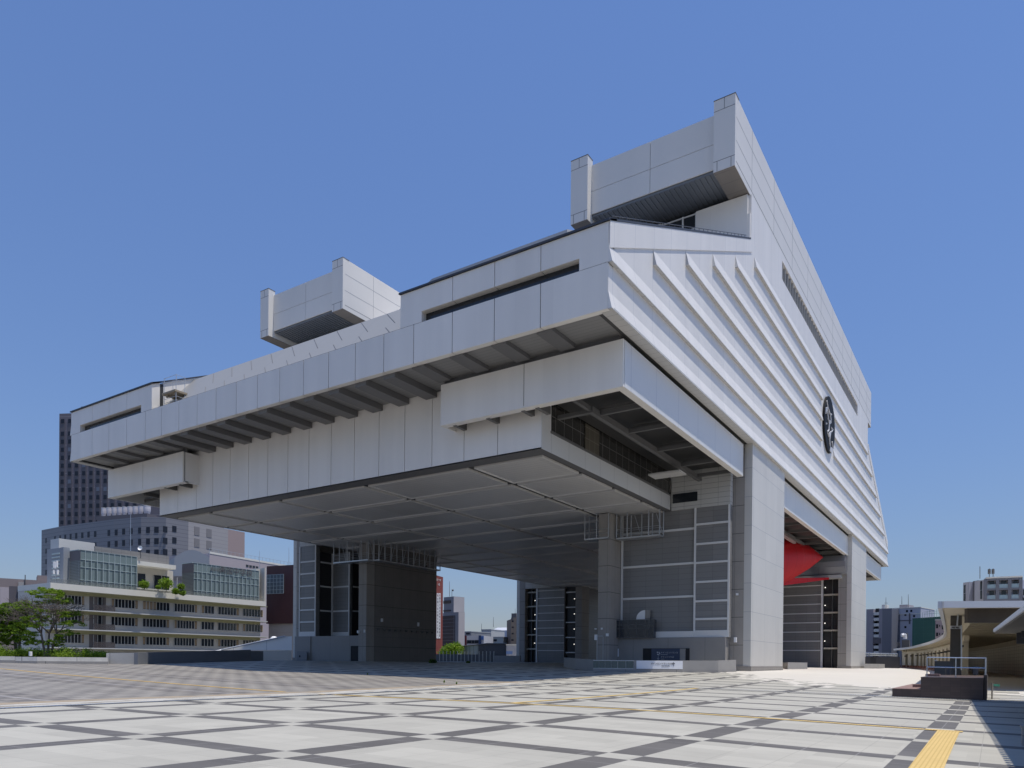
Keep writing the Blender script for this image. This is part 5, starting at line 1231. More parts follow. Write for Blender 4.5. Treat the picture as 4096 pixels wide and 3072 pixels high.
# grey office building
W = Wall((1770, 238), (Z3(465, 0)[0], 232)); t = thing('grey_office_building', 'grey stepped office building with a dark glass grid, right of the red brick building', 'building', W.P(3, GZ)); z1 = W.px(*Z3(465, 738))[1]
M_gb = mat('shaded_grey_cladding', (.23, .24, .26), .5); M_gl = mat('lit_grey_cladding', (.44, .42, .43), .6)  # one cladding in two greys: shade painted on the front, light on the side
DB = fardist(W, W.L, 1857)
s_ = W.side(W.L, DB, right=True)
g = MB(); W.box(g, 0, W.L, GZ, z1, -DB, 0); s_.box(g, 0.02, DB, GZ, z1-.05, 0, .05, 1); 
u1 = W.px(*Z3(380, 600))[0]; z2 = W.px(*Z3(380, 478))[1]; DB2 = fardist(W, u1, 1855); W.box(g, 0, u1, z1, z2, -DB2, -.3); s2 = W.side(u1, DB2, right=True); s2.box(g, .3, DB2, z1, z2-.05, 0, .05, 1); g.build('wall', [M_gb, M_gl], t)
g = MB(); W.box(g, 0, W.px(*Z3(418, 800))[0], W.px(*Z3(418, 1330))[1], W.px(*Z3(418, 792))[1], 0, .12); g.build('glass_grid', mat('dark_glass_grid', (.022, .026, .035), .15, joints=[(2, 1.15, 0, .12), (0, 1.9, .3, .08)], jcol=(.11, .12, .14)), t)
g = MB(); u0 = W.px(*Z3(335, 560))[0]; W.box(g, 0, u0, W.px(*Z3(335, 590))[1], W.px(*Z3(335, 542))[1], -.3, -.1); W.box(g, 0, u0, W.px(*Z3(335, 722))[1], W.px(*Z3(335, 700))[1], -.3, -.1); g.build('window', M_glassd, t)
for lab, x_, y0_, y1_ in (('thin lightning mast on the grey office building, left', 324, 480, 230), ('short roof camera mast on the grey office building', 364, 480, 360)):
    g = MB(); g.tube(at(*Z3(x_, y0_), 238), at(*Z3(x_, y1_), 238), .09, 5, .05)
    if x_ == 364: g.tube(at(*Z3(364, 378), 238), at(*Z3(392, 378), 238), .3, 6)
    tag(g.build('roof_mast', M_steel), lab, 'mast')
def simple(name, label, x0, x1, yt, d0, d1, mt, dep=12, wins=(), zoom=Z3, cat='building', roof=None, wm=None, parts=None):
    (a, _), (b, _) = zoom(x0, 0), zoom(x1, 0); W = Wall((a, d0), (b, d1)); t = thing(name, label, cat, W.P(W.L/2, GZ)); z1 = W.px(*zoom(x0, yt))[1]
    g = MB(); W.box(g, 0, W.L, GZ, z1, -dep, 0); g.build('wall', mt, t)
    for (wx0, wy0, wx1, wy1) in wins:
        g = MB(); win(W, g, *zoom(wx0, wy0), *zoom(wx1, wy1)); g.build('window', wm or M_glassd, t)
    if roof: g = MB(); W.box(g, -.1, W.L+.1, z1, z1+.35, -dep-.1, .15); g.build('roof_edge', roof, t)
    return W, t, z1
M_navy = mat('navy_shopfront', (.03, .055, .14), .4); M_wht = mat('white_shop_wall', (.52, .52, .54), .5)
W, t, z1 = simple('navy_shop', 'low navy and white building with a dark red stripe above the shed', 500, 890, 1130, 250, 248, M_wht, wins=((615, 1205, 690, 1262), (694, 1205, 735, 1262), (740, 1205, 805, 1262)))
g = MB(); W.box(g, 0, W.px(*Z3(578, 1200))[0], GZ, z1+.05, 0, .12); W.box(g, W.px(*Z3(808, 1200))[0], W.px(*Z3(850, 1200))[0], GZ, z1+.05, 0, .12); g.build('navy_panel', M_navy, t); g = MB(); W.box(g, W.px(*Z3(580, 1200))[0], W.px(*Z3(608, 1200))[0], GZ, z1+.04, 0, .12); g.build('red_stripe', mat('dark_red_panel', (.12, .015, .02), .5), t)
g = MB(); W.box(g, W.px(*Z3(852, 1200))[0], W.L, W.px(*Z3(852, 1200))[1], z1-.2, 0, .3); g.build('blue_sign', mat('blue_sign_face', (.06, .14, .38), .4), t)
simple('grey_house', 'small grey and white house far beyond the shed with a pitched left roof', 850, 1010, 1040, 300, 298, mat('pale_house_wall', (.42, .43, .43), .6), wins=((865, 1080, 920, 1120),), roof=M_roof)
W, t, z1 = simple('pale_hall', 'pale blue-white hall with a gabled roof in the far distance', 1000, 1272, 1045, 330, 326, mat('pale_blue_wall', (.46, .49, .56), .5))
g = MB(); ua = W.px(*Z3(1012, 1040))[0]; zz = W.px(*Z3(1012, 988))[1]; A = [W.P(ua, z1, 0), W.P(W.L, z1, 0), W.P(W.L*.86, zz, -6), W.P(ua, zz, -6)]; g.face(A); g.loft([W.P(ua, z1, -.1), W.P(W.L, z1, -.1), W.P(W.L*.86, zz, -6.1), W.P(ua, zz, -6.1)], [W.P(ua, z1, -12), W.P(W.L, z1, -12), W.P(W.L*.86, zz, -6.2), W.P(ua, zz, -6.2)]); g.build('roof', mat('pale_roof', (.52, .54, .58), .5), t)
simple('green_grey_building', 'low green-grey building with a long window, in front of the pale hall', 985, 1215, 1165, 270, 268, mat('green_grey_wall', (.36, .40, .39), .6), wins=((1010, 1190, 1110, 1225),), roof=M_roof)
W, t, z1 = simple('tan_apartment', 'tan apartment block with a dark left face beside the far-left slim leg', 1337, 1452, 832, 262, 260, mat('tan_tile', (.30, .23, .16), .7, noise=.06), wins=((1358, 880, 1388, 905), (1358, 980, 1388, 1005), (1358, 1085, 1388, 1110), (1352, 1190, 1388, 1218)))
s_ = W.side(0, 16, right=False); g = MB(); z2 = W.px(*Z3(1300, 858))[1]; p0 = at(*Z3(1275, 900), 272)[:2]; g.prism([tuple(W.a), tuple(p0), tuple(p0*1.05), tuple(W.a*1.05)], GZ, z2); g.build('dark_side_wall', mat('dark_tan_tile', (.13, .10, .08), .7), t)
g = MB(); g.tube(at(*Z3(1414, 832), 262), at(*Z3(1414, 680), 262), .1, 5, .03); g.build('roof_mast', M_steel, t); g = MB(); q = at(*Z3(1415, 810), 262); g.box(q[0]-1, q[0]+1, q[1]-1, q[1]+1, q[2]-1.5, q[2]+1); g.build('tank', M_steel, t)
simple('small_flat_block', 'small dark flat-roofed block just behind the grey office building', 570, 680, 1075, 285, 283, M_gb, wins=((600, 1085, 660, 1110),), roof=M_roof)
simple('white_railed_block', 'white low block with a blue panel beside the slim far leg', 1265, 1455, 1290, 215, 214, M_wht, wm=mat('blue_panel', (.16, .25, .48), .5), wins=((1265, 1390, 1368, 1440),), roof=M_schroof)
for lab, x_, y0_, y1_ in (('lone thin mast above the far low roofs, left of two', 855, 1060, 930), ('taller lone thin mast above the pale hall', 1052, 990, 820)):
    g = MB(); g.tube(at(*Z3(x_, y0_), 320), at(*Z3(x_, y1_), 320), .12, 5, .06); tag(g.build('roof_mast', M_steel), lab, 'mast')
# shed with a sloping roof
t = thing('dark_shed', 'dark metal shed with a pale ribbed left half at the far plaza edge', 'shed', at(*Z3(900, 1450), 182)); a0, a1, a2, a3 = (at(*Z3(x_, 1450), d_)[:2] for x_, d_ in ((510, 190), (800, 184), (1260, 180), (950, 183)))
g = MB(); zz = lambda x_, y_, d_: zpx(*Z3(x_, y_), d_)
A = [(*a0, 0), (*a1, 0), (*a1, zz(800, 1280, 184)), (*a0, zz(510, 1307, 190))]; g.loft(A, [(p[0]*1.05, p[1]*1.05, p[2]) for p in A]); g.build('ribbed_wall', mat('pale_ribbed_metal', (.30, .33, .33), .5, joints=[(0, .5, 0, .08)], jcol=(.18, .2, .2)), t)
A = [(*a1, 0), (*a2, 0), (*a2, zz(1260, 1266, 180)), (*a3, zz(950, 1262, 183)), (*a1, zz(800, 1280, 184))]; g = MB(); g.loft(A, [(p[0]*1.05, p[1]*1.05, p[2]) for p in A]); g.build('dark_wall', mat('charcoal_metal', (.075, .075, .08), .6, noise=.1, joints=[(0, 1.2, 0, .05)]), t)
g = MB(); P = [V3(at(*Z3(x_, y_), d_)) for x_, y_, d_ in ((505, 1306, 189.8), (800, 1279, 183.8), (950, 1261, 182.8), (1262, 1264, 179.8))]
for p, q in zip(P[:-1], P[1:]): g.tube(p, q, .14, 5)
g.build('roof_edge', M_steel, t)
c = at(*Z3(370, 1370), 186); g = MB(); leafball(g, c, 3.4, 2.0, 1700, .5, rnd); c = at(*Z3(440, 1340), 188); leafball(g, c, 2.0, 2.0, 900, .5, rnd); c = at(*Z3(270, 1410), 186); leafball(g, c, 2.6, 1.0, 700, .5, rnd); t = thing('green_bush', 'bright green bush beyond the far fence beside the shed', 'bush', at(*Z3(370, 1440), 186)); g.build('foliage', [L2, L1], t)
t = thing('plaza_fence', 'low fence with slim posts at the far plaza edge between the cores', 'fence', at(*Z3(500, 1530), 168)); za_ = zpx(*Z3(500, 1440), 168); a = at(*Z3(40, 1500), 170)[:2]; b = at(*Z3(1060, 1500), 166)[:2]; g = MB(); quadwall(g, a, b, .8, .8, za_, za_, .1); g.build('panel', mat('dull_fence_panel', (.12, .125, .13), .6), t); g = MB()
for k in range(16):
    p = a+(b-a)*(.12+.88*k/15); g.box(p[0]-.05, p[0]+.05, p[1]-.05, p[1]+.05, .8, za_+.75)
g.build('post', M_metal, t)
t = thing('far_parapet', 'low grey parapet right of the far fence', 'parapet wall', at(*Z3(1270, 1530), 164)); a = at(*Z3(1070, 1500), 166)[:2]; b = at(*Z3(1490, 1500), 162)[:2]; g = MB(); za_ = zpx(*Z3(1200, 1462), 165); quadwall(g, a, b, .8, .8, za_, za_, .4); g.build('wall', M_base, t)

# ------------------------------------------------------------------ right side
def Z6(x, y): return (3440+x/6.381, 2380+y/6.381)
M_ag = mat('grey_purple_tile', (.25, .24, .27), .6, noise=.05); M_ag2 = mat('dark_grey_tile', (.15, .155, .18), .6); M_aw = mat('pale_lilac_wall', (.42, .43, .50), .55, noise=.04, nscale=.2, stain=(.05, .3))
W = Wall((3463, 236), (Z6(800, 0)[0], 230)); t = thing('grey_apartment_block', 'grey apartment block with stacked small balconies right of the farther white leg', 'apartment block', W.P(8, GZ)); z1 = W.px(*Z6(700, 340))[1]; z0 = W.px(*Z6(300, 360))[1]
g = MB(); W.box(g, 0, W.px(*Z6(345, 0))[0], GZ, z0, -14, 0); W.box(g, W.px(*Z6(345, 0))[0], W.px(*Z6(490, 0))[0], GZ, z0-.2, -14, -1.6); W.box(g, W.px(*Z6(490, 0))[0], W.px(*Z6(578, 0))[0], GZ, z1, -14, 0); g.build('wall', M_ag, t)
g = MB(); W.box(g, W.px(*Z6(578, 0))[0], W.L, GZ, z1-.02, -14, .05); g.build('dark_wall', M_ag2, t)
for k in range(8):
    y_ = 440+k*142; u0 = W.px(*Z6(345, y_))[0]; u1 = W.px(*Z6(490, y_))[0]; za_ = W.px(*Z6(400, y_))[1]; zb_ = W.px(*Z6(400, y_+75))[1]
    g = MB(); W.box(g, u0, u1, zb_, za_, -1.5, -.05); g.build('balcony', M_sledge, t)
    g = MB(); W.box(g, u0, u1-.6, za_, za_+1.3, -1.6, -1.5); g.build('window', M_glassd, t)
g = MB(); u0 = W.px(*Z6(345, 0))[0]; W.box(g, u0, W.px(*Z6(548, 0))[0], W.px(*Z6(400, 1240))[1], W.px(*Z6(400, 1100))[1], 0, .1); g.build('dark_net', M_tstrip, t)
g = MB(); W.box(g, W.px(*Z6(488, 0))[0], W.px(*Z6(570, 0))[0], z1, z1+1.4, -5, -2); g.build('roof_unit', M_schroof, t)
g = MB()
for x_, y0_, y1_ in ((662, 340, 60),): g.tube(at(*Z6(x_, y0_), 232), at(*Z6(x_, y1_), 232), .1, 5, .05)
g.tube(at(*Z6(620, 205), 232), at(*Z6(710, 205), 232), .06, 4); g.build('roof_aerial', M_steel, t)
W = Wall((Z6(800, 0)[0], 235), (Z6(1535, 0)[0], 229)); t = thing('pale_apartment_block', 'pale lilac apartment block with drainpipes beside the grey one', 'apartment block', W.P(10, GZ)); z1 = W.px(*Z6(1500, 325))[1]
u_ = W.px(*Z6(862, 0))[0]; g = MB(); W.box(g, u_, W.L, GZ, z1, -14, 0); W.box(g, 0, u_, GZ, z1-.5, -14, -1.6); g.build('wall', M_aw, t)
zb_ = W.px(*Z6(1500, 465))[1]; g = MB(); W.box(g, u_-.1, W.L+.1, zb_-.15, zb_, 0, .25); W.box(g, u_-.1, W.L+.1, z1, z1+.25, -14, .2); g.build('white_band', M_schroof, t)
for k in range(7):
    y_ = 520+k*155; g = MB(); W.box(g, 0, u_, W.px(*Z6(830, y_+22))[1], W.px(*Z6(830, y_))[1], -1.6, .4); g.build('balcony_slab', M_sledge, t); g = MB(); W.box(g, .2, u_, W.px(*Z6(830, y_+135))[1], W.px(*Z6(830, y_+30))[1], -1.6, -1.5); g.build('window', M_glassd, t)
g = MB(); W.box(g, u_, W.px(*Z6(1325, 0))[0], W.px(*Z6(900, 668))[1], W.px(*Z6(900, 650))[1], 0, .2); W.box(g, u_, W.px(*Z6(1025, 0))[0], W.px(*Z6(900, 1130))[1], W.px(*Z6(900, 1113))[1], 0, .2); W.box(g, W.px(*Z6(1262, 0))[0], W.px(*Z6(1292, 0))[0], W.px(*Z6(1270, 740))[1], W.px(*Z6(1270, 468))[1], 0, .3); W.box(g, W.px(*Z6(1015, 0))[0], W.px(*Z6(1028, 0))[0], W.px(*Z6(1020, 1400))[1], W.px(*Z6(1020, 480))[1], 0, .25); g.build('pipe', M_tstrip, t)
g = MB()
for x_, y_ in ((1200, 412), (1310, 405), (1160, 505), (1160, 820), (1380, 540)): u, z = W.px(*Z6(x_, y_)); W.box(g, u-.3, u+.3, z-.35, z+.35, 0, .06)
g.build('small_window', M_glassd, t)
g = MB(); W.box(g, W.px(*Z6(955, 0))[0], W.px(*Z6(1165, 0))[0], z1, W.px(*Z6(1000, 240))[1], -8, -2); g.build('penthouse', M_ag, t)
g = MB(); g.tube(at(*Z6(1068, 240), 234), at(*Z6(1068, 30), 234), .1, 5, .05); g.tube(at(*Z6(1234, 320), 232), at(*Z6(1232, -20), 232), .1, 5, .05); g.build('roof_aerial', M_steel, t)
# rooftop plant in front
t = thing('rooftop_plant', 'cluster of dark rooftop ducts with a bright bent pipe above the canopy edge', 'rooftop plant', at(*Z6(1160, 1300), 205)); g = MB(); W = Wall((Z6(1060, 0)[0], 206), (Z6(1250, 0)[0], 205))
W.box(g, 0, W.L, GZ, W.px(*Z6(1100, 1150))[1], -3, 0); W.box(g, W.px(*Z6(1160, 0))[0], W.px(*Z6(1220, 0))[0], W.px(*Z6(1160, 1100))[1], W.px(*Z6(1160, 970))[1], -1.5, -.2); g.build('housing', M_steel, t)
g = MB(); P = [V3(at(*Z6(x_, y_), 204)) for x_, y_ in ((1062, 1030), (1115, 1020), (1135, 1000), (1150, 1040), (1152, 1120))]
for p, q in zip(P[:-1], P[1:]): g.tube(p, q, .45, 8)
g.build('bent_pipe', M_white2, t)
g = MB(); 
for x_ in (945, 1020): g.tube(at(*Z6(x_, 1330), 203), at(*Z6(x_, 1220), 203), .1, 5)
for y_ in (1225, 1275): g.tube(at(*Z6(945, y_), 203), at(*Z6(1020, y_), 203), .08, 5)
g.build('rail_frame', M_steel, t)
# green netted building under scaffold
M_net = mat('green_scaffold_net', (.028, .10, .075), .7, joints=[(0, 1.9, 0, .06), (2, 1.8, 0, .05)], jcol=(.045, .13, .10), noise=.12, nscale=.4)
W = Wall((Z6(1325, 0)[0], 218), (3770, 208)); t = thing('netted_building', 'building wrapped in dark green scaffold netting', 'building', W.P(8, GZ)); z1 = W.px(*Z6(1500, 585))[1]; g = MB(); W.box(g, 0, W.L, GZ, z1, -14, 0); g.build('net', M_net, t)
g = MB()
for k in range(13): q = W.P(2+W.L*k/13, z1-.3, .05); g.tube(q, (q[0], q[1], z1+1.7+.5*math.sin(k*1.7)), .06, 4)
for zz_ in (1.0, 1.6): g.tube(W.P(4, z1+zz_, .05), W.P(W.L, z1+zz_, .05), .05, 4)
g.build('scaffold_pole', mat('pale_green_pole', (.2, .35, .3), .5), t)
def Z7(x, y): return (3640+x/4.85, 2380+y/4.85)
simple('pink_apartment_block', 'pinkish-grey apartment block between the netting and the canopy edge', 485, 740, 495, 190, 188, mat('pinkish_grey_tile', (.27, .23, .255), .6), zoom=Z7, wins=((508, 568, 545, 645), (508, 730, 545, 800), (568, 580, 582, 615), (568, 735, 582, 780), (620, 585, 700, 665), (620, 745, 715, 800)), roof=M_roof, cat='apartment block')
# balcony apartment upper right
def ZQ(x, y): return (2896+x/1.8433, 2000+y/1.8433)
W = Wall((ZQ(1925, 0)[0], 150), (ZQ(2195, 0)[0], 147)); t = thing('balcony_apartment', 'white apartment block with a dark framed grid of glass balconies above the canopy', 'apartment block', W.P(4, GZ)); z1 = W.px(*ZQ(1925, 578))[1]
M_aw2 = mat('lilac_white_wall', (.40, .41, .47), .55)
g = MB(); W.box(g, 0, W.L, GZ, z1, -12, -1.2); g.build('wall', M_aw2, t); g = MB(); W.box(g, 0, W.L, z1-.05, z1+.25, -12, .1); g.build('roof_edge', M_schroof, t)
rows_ = [(590, 655), (662, 735), (742, 815)]; cs = [1937, 2025, 2115, 2197]
g = MB()
for c_ in cs: u = W.px(*ZQ(c_-6, 600))[0]; W.box(g, u-.35, u+.25, GZ, z1-.3, -1.2, 0)
for (a_, b_) in rows_: z = W.px(*ZQ(2000, b_+3))[1]; W.box(g, -.2, W.L, z-.2, z+.2, -1.2, -.02)
W.box(g, -.3, W.L, z1-.5, z1-.06, -1.2, -.02); g.build('balcony_frame', M_ag2, t)
for (a_, b_) in rows_:
    for c0, c1 in zip(cs[:-1], cs[1:]):
        u0 = W.px(*ZQ(c0+3, 600))[0]; u1 = W.px(*ZQ(c1-12, 600))[0]; zb_ = W.px(*ZQ(2000, b_-4))[1]; zt_ = W.px(*ZQ(2000, b_-34))[1]
        g = MB(); W.box(g, u0, u1, zb_, zt_, -.2, -.1); g.build('balcony_glass', mat('frosted_glass', (.27, .36, .40), .3) if 'frosted_glass' not in bpy.data.materials else bpy.data.materials['frosted_glass'], t)
        g = MB(); W.box(g, u0+(u1-u0)*.3, u0+(u1-u0)*.75, zt_+.1, zt_+1.0, -1.2, -1.1); g.build('balcony_window', M_glassd, t)
W2 = Wall((ZQ(1757, 0)[0], 158), (ZQ(1925, 0)[0], 151)); z2 = W2.px(*ZQ(1757, 625))[1]; u1 = W2.px(*ZQ(1815, 0))[0]; u2 = W2.px(*ZQ(1855, 0))[0]
g = MB(); W2.box(g, 0, u1, GZ, z2+.4, -10, 0); W2.box(g, u2, W2.L, GZ, z1-.1, -10, 0, 0); W2.box(g, u1, u2, GZ, z1+.1, -10, -.8, 1); g.build('left_wing', [M_aw2, M_ag2], t)
for x_, y_ in ((1775, 658), (1775, 722), (1897, 632), (1897, 698)): g = MB(); u, z = W2.px(*ZQ(x_, y_)); W2.box(g, u-.25, u+.25, z-.9, z+.9, 0, .08); g.build('slit_window', M_glassd, t)
for x_, y1_, lab in ((1887, 490, 'thin pole on the balcony apartment roof'), (1956, 505, 'left of two stubby roof antennas on the balcony apartment'), (1984, 505, 'right of two stubby roof antennas on the balcony apartment')):
    g = MB(); g.tube(at(*ZQ(x_, 580), 152), at(*ZQ(x_, y1_), 152), .07, 5)
    if x_ > 1900: g.tube(at(*ZQ(x_, 545), 152), at(*ZQ(x_, 510), 152), .28, 6)
    tag(g.build('roof_antenna', M_steel), lab, 'antenna')
simple('blue_side_block', 'sliver of a pale blue building at the right edge of the view', 2200, 2290, 650, 149, 148, M_aw, zoom=ZQ, wins=((2205, 660, 2280, 700), (2205, 720, 2280, 760)))
# railway / service deck behind the farther leg
t = thing('elevated_pipes', 'pair of bright horizontal pipes on a dark trestle right of the farther leg', 'pipes', at(3520, 2640, 175)); g = MB()
for y0_, y1_ in ((2612, 2616), (2619, 2622)): g.tube(at(3440, y0_, 178), at(3590, y1_, 172), .14, 6)
g.build('pipe', M_sil, t); g = MB()
for px in range(3455, 3590, 22): g.tube(at(px, 2614, 177), at(px, 2670, 177), .12, 5)
g.build('trestle', M_ag2, t)
t = thing('dark_site_wall', 'dark ribbed site wall below the bright pipes', 'wall', at(3520, 2660, 170)); g = MB(); a = at(3440, 2650, 172)[:2]; b = at(3600, 2650, 168)[:2]; z = zpx(3500, 2627, 170); quadwall(g, a, b, -2, -2, z, z, .4); g.build('panel', mat('dark_ribbed_panel', (.055, .055, .065), .6, joints=[(0, .8, 0, .1)], jcol=(.03, .03, .035)), t)

# ---- long curved canopy building on the right
ZC = 5.42
outer = [(3578, 190), (3640, 172), (3681, 150), (3722.5, 131), (3753, 116), (3774, 104), (3784, 96), (3786, 85), (3781, 67.6), (3773, 54), (3766, 48.2)]
inner = [(3700, 215), (3760, 200), (3800, 180), (3850, 152), (3900, 136), (3950, 122), (3990, 112), (4040, 100), (4096, 88), (4220, 68), (4400, 46.4)]
oc = [at(px, 2640, d)[:2] for px, d in outer]; ic = [at(px, 2640, d)[:2] for px, d in inner]
def smooth_curve(P, n=44):
    P = [np.array(p) for p in P]; L = [0]
    for a, b in zip(P[:-1], P[1:]): L.append(L[-1]+np.linalg.norm(b-a))
    ts = np.linspace(0, L[-1], n+1); X = np.interp(ts, L, [p[0] for p in P]); Y = np.interp(ts, L, [p[1] for p in P])
    for _ in range(3): X[1:-1] = (X[:-2]+2*X[1:-1]+X[2:])/4; Y[1:-1] = (Y[:-2]+2*Y[1:-1]+Y[2:])/4
    return [np.array(q) for q in zip(X, Y)]
OC = smooth_curve(oc); IC = smooth_curve(ic)
t = thing('curved_canopy', 'long curving beige concrete canopy building on the right side of the plaza', 'canopy building', (*OC[-1], 0))
M_beige = mat('beige_concrete', (.50, .45, .34), .75, noise=.12, nscale=.5, stain=(.08, .5)); M_edge = mat('white_canopy_edge', (.55, .57, .60), .5); M_cbeam = mat('beige_ceiling', (.55, .49, .37), .75, noise=.15, nscale=.5)
g = MB()
for k in range(44):
    q = [OC[k], OC[k+1], IC[k+1], IC[k]]; g.loft([(*p, ZC) for p in q], [(*p, ZC+.3) for p in q])
g.build('roof_slab', M_cbeam, t)
g = MB()
for k in range(44):
    a, b = OC[k], OC[k+1]; d = (b-a)/np.linalg.norm(b-a); n = np.array([-d[1], d[0]]); n = n if n@(IC[k]-a) < 0 else -n
    q = [a, b, b+n*.25, a+n*.25]; g.loft([(*p, ZC-.06) for p in q], [(*p, ZC+.40) for p in q])
a, b = OC[-1], IC[-1]; d = (b-a)/np.linalg.norm(b-a); n = np.array([-d[1], d[0]]); n = n if n@a < 0 else -n
g.loft([(*p, ZC-.05) for p in (a, b, b+n*.3, a+n*.3)], [(*p, ZC+.38) for p in (a, b, b+n*.3, a+n*.3)]); g.build('roof_edge', M_edge, t)
for k in range(2, 44):
    a, b = OC[k], IC[k]; dd_ = (b-a); L_ = np.linalg.norm(dd_); d = dd_/L_; n = np.array([-d[1], d[0]])*.18
    g = MB(); p = a+d*2.0; q = [p-n, p+n, b+n, b-n]; g.loft([(*x, ZC-.5) for x in q], [(*x, ZC+.0) for x in q]); g.build('ceiling_beam', M_beige, t)
a = OC[-1]; b = IC[-1]; d = (b-a)/np.linalg.norm(b-a); n = np.array([-d[1], d[0]]); n = n if n@a > 0 else -n
g = MB(); p0 = a+n*1.0+d*1.9; p1 = b+n*1.0; q = [p0, p1, p1+n*.5, p0+n*.5]; g.loft([(*x, ZC-.95) for x in q], [(*x, ZC+.001) for x in q]); g.build('front_beam', mat('stained_beam', (.05, .042, .034), .8, noise=.5, nscale=.8), t)
# inner wall with fluting, and piers under the outer edge
M_flute = mat('fluted_beige_wall', (.66, .63, .53), .75, noise=.1, nscale=.5, joints=[(0, 1.9, 0, .12), (2, .45, 0, .03)], jcol=(.28, .26, .21), stain=(.1, .6))
g = MB()
for k in range(44):
    a, b = IC[k], IC[k+1]; q = [a, b, b*1.01, a*1.01]; g.loft([(*p, -.2) for p in q], [(*p, 4.3) for p in q])
g.build('inner_wall', M_flute, t)
g = MB()
for k in range(44):
    a, b = IC[k], IC[k+1]; q = [a*.998, b*.998, b*1.01, a*1.01]; g.loft([(*p, 4.3) for p in q], [(*p, 5.4) for p in q])
g.build('inner_lintel', M_beige, t)
acc = 0; k = 0; L_ = 0; seg = []
for a, b in zip(OC[:-1], OC[1:]): seg.append(np.linalg.norm(b-a))
def along(s_):
    k = 0
    while k < 43 and s_ > seg[k]: s_ -= seg[k]; k += 1
    a, b = OC[k], OC[k+1]; d = (b-a)/seg[k]; n = np.array([-d[1], d[0]]); n = n if n@(IC[k]-a) > 0 else -n
    return a+d*s_, d, n
s_ = 1.0; i = 0
while s_ < 118 and i < 17:
    p, d, n = along(s_); p2, d2, n2 = along(s_+3.9)
    g = MB(); q = [p+n*1.6, p2+n2*1.6, p2+n2*2.2, p+n*2.2]; z0 = gh(*p)-.3; g.loft([(*x, z0) for x in q], [(*x, ZC) for x in q]); g.build('pier', M_beige, t)
    s_ += 6.9; i += 1
g = MB()
for j in range(60):
    p, d, n = along(j*2.0+.5); p2, _, n2 = along(j*2.0+2.52); q = [p+n*1.62, p2+n2*1.62, p2+n2*2.15, p+n*2.15]; g.loft([(*x, 4.35) for x in q], [(*x, ZC-.01) for x in q])
g.build('lintel', M_beige, t)
g = MB()
for j in range(17):
    p, d, n = along(j*6.9+6.0); g.box(p[0]+n[0]*1.45-.25, p[0]+n[0]*1.45+.25, p[1]+n[1]*1.45-.25, p[1]+n[1]*1.45+.25, 3.7, 3.95)
g.build('wall_lamp', M_ink, t)
# brick planter along its foot
M_rb = mat('red_brown_brick', (.24, .105, .07), .75, noise=.15, nscale=2.0, joints=[(2, .22, 0, .02)], jcol=(.15, .08, .06))
t = thing('brick_planter', 'low red-brown brick planter with notched top along the curved canopy', 'planter', (*OC[10], 0)); g = MB(); g2 = MB()
for j in range(64):
    p, d, n = along(j*2.0); p2, _, n2 = along(j*2.0+2.0); z = gh(*p); q = [p-n*.4, p2-n2*.4, p2+n2*.2, p+n*.2]; g.loft([(*x, z-.3) for x in q], [(*x, z+.28) for x in q])
    if j % 3 == 0: q = [p-n*.45, p+d*.9-n*.45, p+d*.9+n*.25, p+n*.25]; g2.loft([(*x, z-.2) for x in q], [(*x, z+.7) for x in q])
g.build('brick_wall', M_rb, t); g2.build('brick_pier', M_rb, t)
# near column with sign plate, lamp pipe
t = thing('canopy_column', 'dark square concrete column holding up the near end of the canopy', 'column', at(3822, 2650, 56)); g = MB(); a = at(3800, 2650, 56)[:2]; b = at(3846, 2650, 56)[:2]; q = [a, b, b*1.02, a*1.02]; g.loft([(*x, -.3) for x in q], [(*x, ZC) for x in q]); g.build('shaft', mat('dark_column_concrete', (.105, .098, .09), .8, noise=.25, nscale=1.2), t)
g = MB(); a = at(3802, 2515, 55.8); b = at(3843, 2503, 55.8); q = [a[:2], b[:2]]; quadwall(g, a[:2], b[:2], a[2], a[2], b[2], b[2], .05); pl_ = g.build('sign_plate', M_edge, t)
g = MB()
for x_ in (840, 918): g.tube(at(*Z7(x_, 642), 55.7), at(*Z7(x_+3, 628), 55.7), .11, 8)
g.build('spotlight', M_ink, pl_)
t = thing('lamp_pipe', 'bent galvanised lamp pipe rising in front of the dark canopy column', 'street lamp', at(3831, 2500, 55)); g = MB(); P = [V3(at(*Z7(x_, y_), 54.8)) for x_, y_ in ((918, 600), (930, 400), (932, 255), (950, 225), (990, 212), (1025, 210))]
for p, q in zip(P[:-1], P[1:]): g.tube(p, q, .055, 6)
g.build('pipe', M_metal, t); g = MB(); g.tube(P[-2], P[-1]+Vector((.1, -.1, 0)), .09, 8); g.build('lamp_head', M_white2, t)
g = MB(); g.tube(at(3846, 2500, 55.2), at(3846, 2680, 55.2), .05, 6); tag(g.build('drain_pipe', M_metal), 'straight pale pipe running down the right edge of the dark column', 'pipe')
# platform with rail and steps
M_tile = mat('brown_ceramic_tile', (.075, .05, .042), .5, joints=[(1, .45, .1, .012), (2, .15, .05, .01)], jcol=(.05, .035, .03), noise=.12, nscale=2, cellvar=((0, .45, .15), (0, .1, .05), .12)); M_ttop = mat('reddish_tile_top', (.27, .165, .13), .6, joints=[(0, .45, 0, .015), (1, .45, .1, .015)], jcol=(.17, .11, .09), noise=.1, nscale=2)
t = thing('tiled_platform', 'dark brown tiled platform with a lower step on its left', 'platform', (48, 2, -.2)); g = MB(); g.box(44.4, 56, .47, 3.26, -.5, .93); g.box(44.42, 56, 3.26, 4.61, -.5, .30); g.build('tiled_block', M_tile, t)
g = MB(); g.box(44.38, 56, .46, 3.27, .931, .97); g.build('top_slab', M_tile, t); g = MB(); g.box(44.40, 56.0, 3.275, 4.62, .301, .335); g.build('step_top', M_ttop, t)
